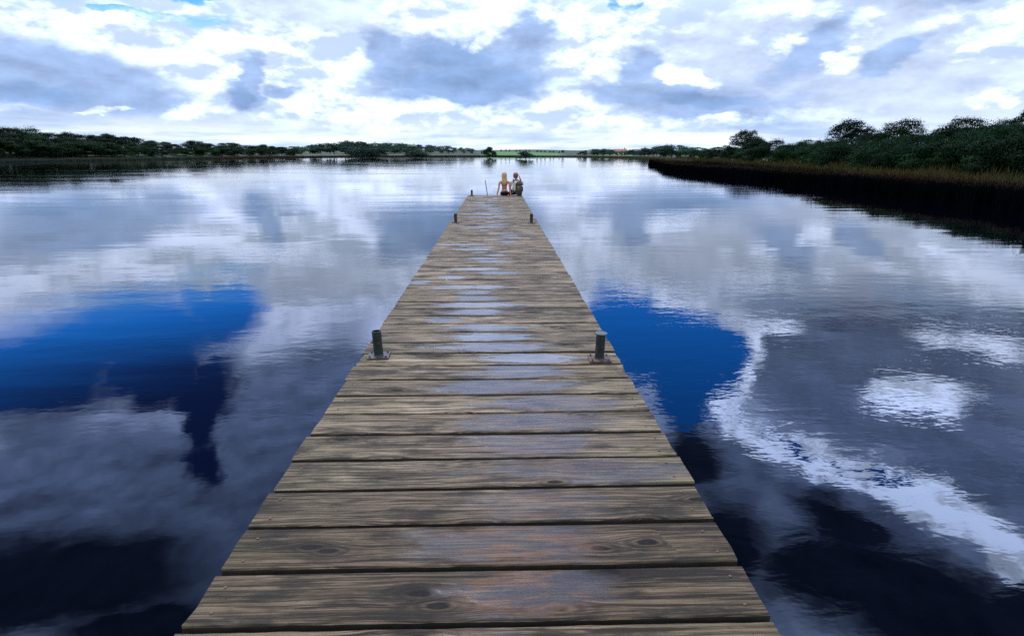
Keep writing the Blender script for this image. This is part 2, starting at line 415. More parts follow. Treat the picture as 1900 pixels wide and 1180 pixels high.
    knr = nt.m('SQRT', r2)
    kring = nt.m('MULTIPLY_ADD', nt.m('SINE', nt.m('MULTIPLY_ADD', pnk, 9.0, nt.m('MULTIPLY', knr, 16.0))), 0.5, 0.5)
    halo = nt.m('MULTIPLY', nt.sstep(nt.m('ADD', knr, nt.m('MULTIPLY', nt.m('SUBTRACT', pnk, 0.5), 1.6)), 1.55, 0.30), on)
    base = nt.mix(nt.m('MULTIPLY', halo, nt.m('MULTIPLY_ADD', kring, 0.45, 0.40)), base, (0.032, 0.026, 0.020))
    core = nt.m('MULTIPLY', nt.sstep(nt.m('ADD', knr, nt.m('MULTIPLY', nt.m('SUBTRACT', pnk, 0.5), 0.5)), 0.42, 0.22), on)
    base = nt.mix(nt.m('MULTIPLY', core, 0.9), base, (0.014, 0.011, 0.009))
    base = nt.mix(nt.m('MULTIPLY', nt.sstep(speck, 0.66, 0.74), 0.5), base, (0.05, 0.045, 0.04))
    # damp and standing water
    px = nt.m('DIVIDE', nt.m('SUBTRACT', x, wx), wl)
    py = nt.m('DIVIDE', nt.m('ADD', y, nt.m('MULTIPLY', nt.m('SUBTRACT', wav, 0.5), 0.10)), 0.118)
    pn = nt.noise(nt.comb(nt.m('MULTIPLY', xo, 3.2), nt.m('MULTIPLY', yg, 15.0), nt.m('ADD', seed, 3.0)), 1.0, 4, 0.6)
    pr = nt.m('ADD', nt.m('SQRT', nt.m('ADD', nt.m('MULTIPLY', px, px), nt.m('MULTIPLY', py, py))), nt.m('MULTIPLY', nt.m('SUBTRACT', pn, 0.5), 2.1))
    damp = nt.m('MULTIPLY', nt.sstep(pr, 1.30, 0.70), nt.m('MINIMUM', nt.m('MULTIPLY', wa, 2.0), 1.0))
    pud = nt.m('MULTIPLY', nt.sstep(pr, 1.00, 0.74), wa)
    orange = nt.mix(nt.sstep(nt.m('ADD', mid, nt.m('MULTIPLY', nt.m('SUBTRACT', pn, 0.5), 2.1)), 0.42, 0.66), (0.042, 0.032, 0.028), (0.175, 0.070, 0.020))
    wetc = nt.mix(nt.m('MULTIPLY', damp_a, 0.75), nt.mix(0.62, base, (0.05, 0.045, 0.04)), orange)
    wetc = nt.mix(nt.m('MULTIPLY', nt.sstep(fine, 0.50, 0.70), 0.7), wetc, (0.022, 0.018, 0.014))
    # boards soaked through are darker all over
    soak = nt.mix(1.0, base, (0.50, 0.46, 0.41), 'MULTIPLY')
    base = nt.mix(damp_a, base, soak)
    base = nt.mix(damp, base, wetc)
    nt.put(b.inputs['Base Color'], base)
    dryr = nt.m('MULTIPLY_ADD', damp_a, -0.18, 0.78)
    rg = nt.m('ADD', nt.m('MULTIPLY', nt.m('SUBTRACT', 1.0, damp), dryr), nt.m('MULTIPLY', damp, 0.34))
    rg = nt.m('ADD', nt.m('MULTIPLY', nt.m('SUBTRACT', 1.0, pud), rg), nt.m('MULTIPLY', pud, nt.m('MULTIPLY_ADD', damp_a, 0.16, 0.06)))
    nt.put(b.inputs['Roughness'], rg)
    b.inputs['IOR'].default_value = 1.55
    nt.put(b.inputs['Specular IOR Level'], nt.m('MULTIPLY_ADD', nt.m('MAXIMUM', pud, nt.m('MULTIPLY', damp, 0.6)), 0.36, 0.12))
    h = nt.m('ADD', nt.m('MULTIPLY', fine, -0.7), nt.m('MULTIPLY', rings, -0.35))
    h = nt.m('ADD', h, nt.m('MULTIPLY_ADD', fine2, -0.7, nt.m('MULTIPLY', blot, -0.5)))
    h = nt.m('MULTIPLY', h, nt.m('SUBTRACT', 1.0, nt.m('MULTIPLY', pud, 0.96)))
    bp = nt.new('ShaderNodeBump'); bp.inputs['Strength'].default_value = 0.8; bp.inputs['Distance'].default_value = 0.004
    nt.put(bp.inputs['Height'], h); nt.put(b.inputs['Normal'], bp.outputs[0])
    return mt

WOOD = wood_material()
BEAM = simple_mat('damp_timber_gap_shade', (0.030, 0.025, 0.020), 0.7, 0.4, 14, bump=0.3)  # damp beams and piles; on plank sides its dark tone paints gap shade
STEEL_GREEN, nt_, b_ = material('old_green_paint')
co_ = nt_.new('ShaderNodeTexCoord').outputs['Object']
na_ = nt_.noise(co_, 28, 5, 0.65); nb_ = nt_.noise(co_, 9, 3, 0.6)
c_ = nt_.mix(nt_.sstep(nb_, 0.35, 0.65), (0.006, 0.016, 0.018), (0.013, 0.036, 0.032))
c_ = nt_.mix(nt_.sstep(na_, 0.57, 0.66), c_, (0.085, 0.036, 0.016))
nt_.put(b_.inputs['Base Color'], c_); b_.inputs['Roughness'].default_value = 0.42
bp_ = nt_.new('ShaderNodeBump'); bp_.inputs['Strength'].default_value = 0.35; bp_.inputs['Distance'].default_value = 0.004
nt_.put(bp_.inputs['Height'], na_); nt_.put(b_.inputs['Normal'], bp_.outputs[0])
RUST = simple_mat('rusty_steel', (0.16, 0.07, 0.035), 0.6, 0.5, 45, col2=(0.055, 0.045, 0.045), bump=0.3)
DULL_STEEL = simple_mat('dull_grey_steel', (0.055, 0.064, 0.075), 0.45, 0.4, 40, col2=(0.070, 0.050, 0.042), bump=0.2)
GALV = simple_mat('galvanised_steel', (0.42, 0.44, 0.47), 0.4, 0.2, 50, metal=0.3)

PW = 2.0                     # deck width
y0 = on_plane(884, 1157, DECK).y         # a joint between two boards
y1 = on_plane(884, 1049, DECK).y
PITCHB = (on_plane(884, 704, DECK).y - y0) / 8.0
yend = on_plane(918, 362.5, DECK).y
NB = int(round((yend - y0) / PITCHB))
PITCHB = (yend - y0) / NB
GAP = 0.021
TH = 0.055

jetty = empty('jetty', (0, 0, 0))
tag(jetty, 'long straight jetty of weathered grey planks running out into the lake', 'jetty')

def edge_l(y): return 868 - (y - 362) / 816 * 550
def edge_r(y): return 968 + (y - 362) / 816 * 482
# standing water read off the photograph: row, x from, x to, strength, how soaked the board is
WETROWS = [(1168, 760, 980, .45, .85), (1105, 830, 1130, .48, 1.0), (1010, 760, 1130, .36, 1.0), (935, 860, 1110, .24, .80), (878, 900, 1300, .36, .40), (826, 850, 1130, .44, .50),
           (785, 850, 1130, .46, .42), (748, 880, 1160, .46, .34), (717, 800, 1060, .62, .18), (690, 860, 1060, .66, .10), (667, 880, 1080, 1.0, .08),
           (643, 790, 1040, .85, .08), (625, 835, 1000, .95, .06), (608, 825, 985, .8, .06), (593, 790, 860, .5, .03), (579, 818, 955, .75, .05),
           (566, 808, 985, .85, .05), (553.5, 845, 930, .5, .03), (544, 850, 915, .55, 0), (533, 805, 946, 1.0, 0), (523, 760, 800, .6, 0), (514, 812, 868, 1.0, 0),
           (501, 826, 930, 1.0, 0), (462, 845, 915, .8, 0), (452, 806, 905, .8, 0), (439, 930, 965, .4, 0), (422, 850, 940, .7, 0), (404, 860, 945, .8, 0), (397, 850, 960, .9, 0),
           (388, 866, 935, .9, 0), (381, 866, 925, .8, 0), (376, 866, 925, .9, 0), (371, 880, 925, .7, 0), (366, 880, 905, .6, 0)]
wet_rows = []
for (ry, xa, xb, s_, d_) in WETROWS:
    p = on_plane(xa, ry, DECK); q = on_plane(xb, ry, DECK)
    wet_rows.append((p.y, (p.x + q.x) / 2, (q.x - p.x) / 2, s_, d_))

def plank_mesh(i, rnd):
    wy = PITCHB - GAP - rnd.uniform(0, 0.006)
    lx = PW / 2 + rnd.uniform(-0.010, 0.006); lx2 = PW / 2 + rnd.uniform(-0.010, 0.006)
    NX, NY = 48, 6
    bw = 0.006
    ys = [-wy / 2, -wy / 2 + bw, -wy / 6, wy / 6, wy / 2 - bw, wy / 2]
    zs = [-0.006, -0.0008, 0, 0, -0.0008, -0.006]
    top = []; verts = []; faces = []
    for a in range(NX + 1):
        t = a / NX
        x = -lx + (lx + lx2) * t
        row = []
        sag = 0.004 * mnoise.noise((t * 2.2, i * 3.1, 0))
        for k in range(NY):
            e = 0.0
            if k in (0, 5):
                e = 0.0035 * mnoise.noise((t * 18, i * 7.7, k * 2.0)) + 0.003 * mnoise.noise((t * 60, i * 2.3, k * 4.0))
            xe = x
            if a in (0, NX): xe += 0.008 * mnoise.noise((k * 1.7, i * 5.3, a)) * 1.5
            cup = -0.003 * (1 - abs(ys[k]) / (wy / 2))
            row.append(len(verts)); verts.append((xe, ys[k] + e, zs[k] + sag + cup))
        row.append(len(verts)); verts.append((x, wy / 2, -TH)); row.append(len(verts)); verts.append((x, -wy / 2, -TH))
        top.append(row)
    n = NY + 2
    for a in range(NX):
        for k in range(n):
            faces.append((top[a][k], top[a + 1][k], top[a + 1][(k + 1) % n], top[a][(k + 1) % n]))
    faces.append(tuple(top[0])); faces.append(tuple(reversed(top[NX])))
    return verts, faces

nail_bm = bmesh.new(); add_lathe(nail_bm, [(0.0062, 0), (0.0062, 0.0010), (0.003, 0.0018)], n=8)
nail_me = bpy.data.meshes.new('nail'); nail_bm.to_mesh(nail_me); nail_bm.free(); nail_me.materials.append(RUST)
rnd = random.Random(5)
back = int((y0 + 4.2) / PITCHB)
for i in range(-back, NB):
    yc = y0 + (i + 0.5) * PITCHB
    v, f = plank_mesh(i, rnd)
    o = mesh_obj('plank', v, f, WOOD, jetty)
    o.data.materials.append(BEAM)          # long sides and underside coloured dark, painting shade into the board gaps
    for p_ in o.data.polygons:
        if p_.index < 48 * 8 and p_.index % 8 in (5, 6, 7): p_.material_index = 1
    o.location = (0, yc, DECK + rnd.uniform(-0.002, 0.002))
    o.rotation_euler = (rnd.uniform(-0.006, 0.006), rnd.uniform(-0.0012, 0.0012), rnd.uniform(-0.0022, 0.0022))
    near = min(wet_rows, key=lambda w: abs(w[0] - yc))
    ok = abs(near[0] - yc) < PITCHB * 0.55
    o['seed'] = rnd.uniform(0, 10)
    if i == 0: o['seed'] = 3.37
    if ok:
        o['wet_x'], o['wet_half'], o['wet'], o['damp'] = near[1], near[2], near[3], near[4]
    elif i < 0:
        o['wet_x'], o['wet_half'], o['wet'], o['damp'] = 0.0, 0.4, 0.4, 0.9
    else:
        o['wet_x'], o['wet_half'], o['wet'], o['damp'] = rnd.uniform(-.4, .3), rnd.uniform(.1, .3), rnd.choice((0, 0.3, .5)), 0.0
    o['green'] = float(max(0.15, 0.85 - yc / 12.0)) * rnd.uniform(0.3, 0.8)
    if yc < 5.0:
        for sx in (-1, 1):
            for dy_ in (-0.07, 0.065):
                n_ = bpy.data.objects.new('nail', nail_me)
                n_.location = (sx * (PW / 2 - 0.075 + rnd.uniform(-.012, .012)), dy_ + rnd.uniform(-.012, .012), 0.0005)
                link(n_, o)

ylen0, ylen1 = y0 - back * PITCHB, yend
for sx in (-0.86, -0.05, 0.86):
    bm = bmesh.new(); add_box(bm, (sx, (ylen0 + ylen1) / 2, DECK - TH - 0.085), (0.07, ylen1 - ylen0 - 0.06, 0.15), bevel=0.006)
    bm_obj('joist', bm, BEAM, jetty)
yy = ylen1 - 0.35
while yy > ylen0:
    bm = bmesh.new(); add_box(bm, (0, yy, DECK - TH - 0.255), (1.86, 0.12, 0.17), bevel=0.008); bm_obj('cross_beam', bm, BEAM, jetty)
    for sx in (-0.72, 0.72):
        bm = bmesh.new(); add_tube(bm, [(sx, yy, DECK - TH - 0.34), (sx, yy, -0.6), (sx + 0.01, yy, -2.0)], [0.085, 0.09, 0.09], 14)
        bm_obj('pile', bm, BEAM, jetty, smooth=False)
    yy -= 2.9

# ------------------------------------------------------------------ mooring posts
def mooring_post(p, label, cap, lean=(0, 0), rz=0.0, height=0.205, rad=0.0355):
    t = empty('mooring_post', (p.x, p.y, DECK + 0.001), rz)
    tag(t, label, 'mooring post', 'mooring posts along the jetty edges')
    bm = bmesh.new()
    add_box(bm, (0, 0, 0.006), (0.165, 0.15, 0.010), bevel=0.002)
    bm_obj('base_plate', bm, RUST if cap else DULL_STEEL, t)
    bm = bmesh.new()
    add_lathe(bm, [(rad + 0.004, 0.011), (rad, 0.018), (rad, height - 0.006), (rad + 0.0012, height - 0.004), (rad + 0.0012, height), (rad - 0.005, height), (rad - 0.006, height - 0.05), (0.002, height - 0.052)], n=28)
    o = bm_obj('tube', bm, STEEL_GREEN, t, smooth=False); o.rotation_euler = (lean[0], lean[1], 0)
    bm = bmesh.new()
    add_box(bm, (0.006, -rad - 0.006, height * 0.52), (0.014, 0.016, 0.022), bevel=0.003)
    l = bm_obj('lug', bm, STEEL_GREEN, t); l.rotation_euler = (lean[0], lean[1], 0)
    if cap:
        bm = bmesh.new(); add_lathe(bm, [(rad + 0.011, height + 0.0005), (rad + 0.013, height + 0.004), (rad + 0.011, height + 0.008), (rad * .5, height + 0.0095)], n=28)
        c = bm_obj('cap', bm, simple_mat('weathered_cap_steel', (0.10, 0.13, 0.12), 0.5, 0.4, 30), t); c.rotation_euler = (lean[0], lean[1], 0)
    for sx in (-1, 1):
        for sy in (-1, 1):
            bm = bmesh.new(); add_lathe(bm, [(0.0095, 0.0105), (0.0095, 0.017), (0.006, 0.018), (0.006, 0.025)], (sx * 0.062, sy * 0.056, 0), n=6)
            bm_obj('bolt', bm, RUST, t)
    return t
mooring_post(on_plane(703, 661, DECK), 'dark green tube post with open top at the near left edge of the jetty', False, (0.0, -0.03), 0.05)
mooring_post(on_plane(1112, 667, DECK), 'green post with flat disc cap and rusty base plate at near right jetty edge', True, (0.0, 0.02), -0.03)
mooring_post(on_plane(845.5, 414, DECK), 'dark post on the left jetty edge halfway toward the sitting pair', False, (0, 0), 0.02)
mooring_post(on_plane(986, 414.5, DECK), 'dark post on the right jetty edge halfway toward the sitting pair', False, (0, 0), -0.04)
mooring_post(on_plane(875.5, 363.6, DECK), 'small dark post at the far left corner of the jetty end', False, (0, 0), 0.0)

# leaning pole at the end of the jetty
p = on_plane(904.5, 363, DECK); p.y = yend + 0.02
tp = ray(900, 334); k_ = (p.y + 0.05) / tp.y
top_ = Vector((cam.location.x + tp.x * k_, p.y + 0.05, HW + tp.z * k_))
bm = bmesh.new()
d_ = top_ - p
add_tube(bm, [p + Vector((0, 0, -0.9)) - d_ * 0.0, p, p + d_ * 0.5, top_], [0.016, 0.016, 0.015, 0.013], 10)
pole_mat = simple_mat('grey_pole', (0.10, 0.13, 0.15), 0.5, 0.3, 20)
o = bm_obj('pole', bm, pole_mat)
tag(o, 'thin grey pole leaning up beside the far edge of the jetty', 'pole')

# ------------------------------------------------------------------ people
def skin_obj(name, pts, edges, radii, mat, parent=None, sub=2, root=0):
    me = bpy.data.meshes.new(name)
    me.from_pydata([tuple(p) for p in pts], edges, [])
    me.materials.append(mat)
    o = link(bpy.data.objects.new(name, me), parent)
    md = o.modifiers.new('Skin', 'SKIN'); md.use_smooth_shade = True; md.branch_smoothing = 0.6
    sv = me.skin_vertices[0].data
    for i, r in enumerate(radii):
        sv[i].radius = r if hasattr(r, '__len__') else (r, r)
        sv[i].use_root = (i == root)
    s = o.modifiers.new('Sub', 'SUBSURF'); s.levels = sub; s.render_levels = sub
    return o

class Sk:
    def __init__(self): self.p = []; self.e = []; self.r = []
    def add(self, p, r, prev=None):
        self.p.append(Vector(p)); self.r.append(r)
        i = len(self.p) - 1
        if prev is not None: self.e.append((prev, i))
        return i
    def chain(self, pr, prev=None):
        for p, r in pr: prev = self.add(p, r, prev)
        return prev

def hand(sk, wrist, wp, d, up, side, curl=0.15, s=1.0):
    """palm and five separate fingers; d: direction of the fingers, up: back of the hand, side: thumb side"""
    d = Vector(d).normalized(); up = Vector(up).normalized(); side = Vector(side).normalized()
    palm = sk.add(Vector(wp) + d * 0.045 * s, (0.026 * s, 0.016 * s), wrist)
    for k, (off, ln) in enumerate(((0.027, .070), (0.009, .080), (-0.009, .074), (-0.026, .058))):
        b0 = Vector(wp) + d * 0.085 * s + side * off * s
        a = sk.add(b0, 0.0088 * s, palm)
        m = sk.add(b0 + (d * math.cos(curl) - up * math.sin(curl)) * ln * 0.5 * s + side * off * .25 * s, 0.008 * s, a)
        sk.add(b0 + (d * math.cos(curl) - up * math.sin(curl)) * ln * 0.5 * s + side * off * .4 * s + (d * math.cos(curl * 2.4) - up * math.sin(curl * 2.4)) * ln * 0.5 * s, 0.0065 * s, m)
    b0 = Vector(wp) + d * 0.030 * s + side * 0.030 * s
    a = sk.add(b0, 0.0105 * s, palm)
    m = sk.add(b0 + (d * .6 + side * .8) * 0.032 * s, 0.0092 * s, a)
    sk.add(b0 + (d * .85 + side * .75) * 0.056 * s, 0.0075 * s, m)

def lofted(name, rings, mat, parent, n=20, wob=0.0, seed=0):
    verts = []; faces = []
    for i, (c, rx, ry) in enumerate(rings):
        for k in range(n):
            a = 2 * math.pi * k / n
            w = 1 + wob * mnoise.noise((math.cos(a) * 3, math.sin(a) * 3 + seed, i * 0.35))
            verts.append((c[0] + math.cos(a) * rx * w, c[1] + math.sin(a) * ry * w, c[2]))
    for i in range(len(rings) - 1):
        for k in range(n):
            faces.append((i * n + k, i * n + (k + 1) % n, (i + 1) * n + (k + 1) % n, (i + 1) * n + k))
    faces.append(tuple(range(n))[::-1]); faces.append(tuple(range((len(rings) - 1) * n, len(rings) * n)))
    o = mesh_obj(name, verts, faces, mat, parent, True)
    s = o.modifiers.new('Sub', 'SUBSURF'); s.levels = 1; s.render_levels = 1
    return o

def skin_mat(name, col):
    mt, nt, b = material(name)
    co = nt.new('ShaderNodeTexCoord').outputs['Object']
    n = nt.noise(co, 14, 3, 0.5)
    nt.put(b.inputs['Base Color'], nt.mix(nt.sstep(n, .3, .7), col, tuple(c * f for c, f in zip(col, (0.86, 0.74, 0.70)))))
    b.inputs['Roughness'].default_value = 0.5
    b.inputs['Subsurface Weight'].default_value = 0.08
    b.inputs['Subsurface Radius'].default_value = (0.02, 0.008, 0.004)
    return mt
def hair_mat(name, a, b_):
    mt, nt, b = material(name)
    co = nt.new('ShaderNodeTexCoord').outputs['Object']
    x, y, z = nt.sep(co)[0:3]
    n = nt.noise(nt.comb(nt.m('MULTIPLY', x, 120), nt.m('MULTIPLY', y, 120), nt.m('MULTIPLY', z, 7)), 1.0, 3, 0.6)
    nt.put(b.inputs['Base Color'], nt.mix(nt.sstep(n, .35, .65), a, b_))
    b.inputs['Roughness'].default_value = 0.45
    bp = nt.new('ShaderNodeBump'); bp.inputs['Strength'].default_value = 0.6; bp.inputs['Distance'].default_value = 0.006
    nt.put(bp.inputs['Height'], n); nt.put(b.inputs['Normal'], bp.outputs[0])
    return mt

TAN = skin_mat('tanned_skin', (0.50, 0.255, 0.155)); PALE = skin_mat('fair_skin', (0.52, 0.30, 0.22))
BLONDE = hair_mat('blonde_hair', (0.62, 0.44, 0.20), (0.36, 0.22, 0.09)); REDBROWN = hair_mat('red_brown_hair', (0.16, 0.06, 0.035), (0.28, 0.12, 0.075))
BLACKCLOTH = simple_mat('black_cloth', (0.010, 0.009, 0.010), 0.85, 0.4, 30); NAVY = simple_mat('dark_navy_cloth', (0.012, 0.014, 0.026), 0.85, 0.4, 30)
WHITECLOTH = simple_mat('grey_white_cotton', (0.74, 0.72, 0.73), 0.9, 0.18, 14)
FACE = simple_mat('lips', (0.35, 0.10, 0.09), 0.5, 0.2, 60); EYE = simple_mat('eye', (0.75, 0.74, 0.72), 0.2, 0.05, 20); IRIS = simple_mat('iris', (0.05, 0.08, 0.10), 0.2, 0.1, 20)

def head_bits(parent, hc, s=1.0, yaw=0.0):
    """eyes and mouth on the lake side of the head"""
    rot = Matrix.Rotation(yaw, 3, 'Z')
    def at(x, y, z): return Vector(hc) + rot @ Vector((x, y, z)) * s
    for sx in (-1, 1):
        bm = bmesh.new(); bmesh.ops.create_uvsphere(bm, u_segments=10, v_segments=8, radius=0.012 * s, matrix=Matrix.Translation(at(sx * 0.032, 0.083, 0.0)))
        e = bm_obj('eye', bm, EYE, parent, True)
        bm = bmesh.new(); bmesh.ops.create_uvsphere(bm, u_segments=8, v_segments=6, radius=0.006 * s, matrix=Matrix.Translation(at(sx * 0.032, 0.0915, 0.0)))
        bm_obj('iris', bm, IRIS, e, True)
    bm = bmesh.new(); bmesh.ops.create_uvsphere(bm, u_segments=10, v_segments=6, radius=1.0, matrix=Matrix.Translation(at(0, 0.088, -0.062)) @ rot.to_4x4() @ Matrix.Diagonal((0.024 * s, 0.008 * s, 0.008 * s, 1)))
    bm_obj('mouth', bm, FACE, parent, True)

def add_head(sk, neck, hc, yaw=0.0):
    rot = Matrix.Rotation(yaw, 3, 'Z')
    def at(x, y, z): return Vector(hc) + rot @ Vector((x, y, z))
    j = sk.add(at(0, 0.005, -0.075), (0.060, 0.064), neck)
    m = sk.add(at(0, 0.010, -0.02), (0.074, 0.086), j)
    t = sk.add(at(0, 0.0, 0.045), (0.074, 0.088), m)
    sk.add(at(0, -0.005, 0.095), (0.045, 0.055), t)
    c = sk.add(at(0, 0.062, -0.085), (0.030, 0.026), j)
    n = sk.add(at(0, 0.105, -0.022), (0.013, 0.016), m)
    for sx in (-1, 1):
        sk.add(at(sx * 0.084, -0.005, -0.018), (0.010, 0.022), m)

def woman():
    b = on_plane(936, 363.5, DECK)
    t = empty('person', (b.x, yend - 0.20, DECK)); tag(t, 'bare-backed person with long blonde hair and black bottoms sitting at the jetty end', 'person', 'people sitting at the jetty end')
    s = Sk()
    pel = s.add((0, 0.02, 0.115), (0.135, 0.105))
    wa = s.add((0, -0.012, 0.245), (0.098, 0.072), pel)
    rb = s.add((0, -0.030, 0.355), (0.108, 0.078), wa)
    ch = s.add((0, -0.035, 0.455), (0.118, 0.080), rb)
    nk = s.add((0, -0.018, 0.545), (0.045, 0.046), ch)
    n2 = s.add((0, 0.0, 0.60), (0.043, 0.045), nk)
    hc = (0, 0.018, 0.71)
    add_head(s, n2, hc)
    for sx in (-1, 1):
        sh = s.add((sx * 0.135, -0.032, 0.500), (0.052, 0.050), ch)
        s2 = s.add((sx * 0.172, -0.040, 0.470), 0.043, sh)
        el = s.add((sx * (0.190 if sx > 0 else 0.205), -0.135, 0.265), 0.033, s2)
        fo = s.add((sx * (0.205 if sx > 0 else 0.235), -0.165, 0.17), 0.032, el)
        wr = s.add((sx * (0.225 if sx > 0 else 0.270), -0.205, 0.052), 0.022, fo)
        hand(s, wr, (sx * (0.225 if sx > 0 else 0.270), -0.210, 0.022), (sx * 0.75, -0.6, -0.06), (0, 0, 1), (-sx * 0.6, -0.75, 0), 0.05)
        hp = s.add((sx * 0.085, 0.09, 0.095), 0.084, pel)
        th = s.add((sx * 0.088, 0.27, 0.082), 0.074, hp)
        kn = s.add((sx * 0.085, 0.455, 0.060), 0.054, th)
        cf = s.add((sx * 0.086, 0.475, -0.12), 0.050, kn)
        an = s.add((sx * 0.088, 0.46, -0.36), 0.032, cf)
        ft = s.add((sx * 0.092, 0.52, -0.40), 0.030, an)
        s.add((sx * 0.10, 0.62, -0.42), 0.020, ft)
    t.scale = (1.03, 1.03, 1.03); t.location.z -= 0.022
    skin_obj('body', s.p, s.e, s.r, TAN, t)
    head_bits(t, hc)
    # hair: cap over the skull, then a fall down the back to mid-back
    H = [((0, 0.012, 0.838), 0.02, 0.02), ((0, 0.004, 0.825), 0.060, 0.066), ((0, 0.0, 0.79), 0.086, 0.096), ((0, -0.004, 0.74), 0.095, 0.101), ((0, -0.022, 0.69), 0.094, 0.088),
         ((0, -0.046, 0.63), 0.089, 0.062), ((-0.004, -0.072, 0.57), 0.090, 0.046), ((-0.008, -0.094, 0.50), 0.084, 0.036), ((-0.012, -0.106, 0.44), 0.066, 0.028), ((-0.014, -0.108, 0.40), 0.044, 0.020), ((-0.012, -0.106, 0.37), 0.022, 0.012), ((-0.01, -0.104, 0.355), 0.008, 0.005)]
    lofted('hair', H, BLONDE, t, 24, 0.16, 3)
    for k in range(26):
        u = -1 + 2 * (k + .5) / 26; x0 = u * 0.088
        bm = bmesh.new(); x1 = u * 0.080 + RNG.normal() * 0.010; zl = 0.36 + 0.08 * abs(u) + RNG.uniform(-.03, .05)
        add_tube(bm, [(x0, -0.045, 0.70), (x0 * 1.02, -0.085 + 0.02 * u * u, 0.62), (x1, -0.118 + 0.03 * u * u, 0.52), (x1 * .95, -0.134 + 0.02 * u * u, 0.44), (x1 * .85 - .01, -0.128, zl)], [0.006, 0.009, 0.010, 0.008, 0.001], 5)
        hs = bm_obj('hair_strand', bm, BLONDE, t, True)
    c = Sk()
    p0 = c.add((0, 0.02, 0.105), (0.178, 0.142))
    c.add((0, 0.004, 0.185), (0.150, 0.112), p0)
    for sx in (-1, 1):
        a = c.add((sx * 0.090, 0.10, 0.100), 0.108, p0); c.add((sx * 0.089, 0.24, 0.086), 0.086, a)
    skin_obj('shorts', c.p, c.e, c.r, BLACKCLOTH, t)
    lofted('waistband', [((0, 0.0, 0.196), 0.122, 0.094), ((0, 0.0, 0.200), 0.1235, 0.096), ((0, -0.002, 0.214), 0.117, 0.090), ((0, -0.002, 0.218), 0.114, 0.086)], WHITECLOTH, t, 24)

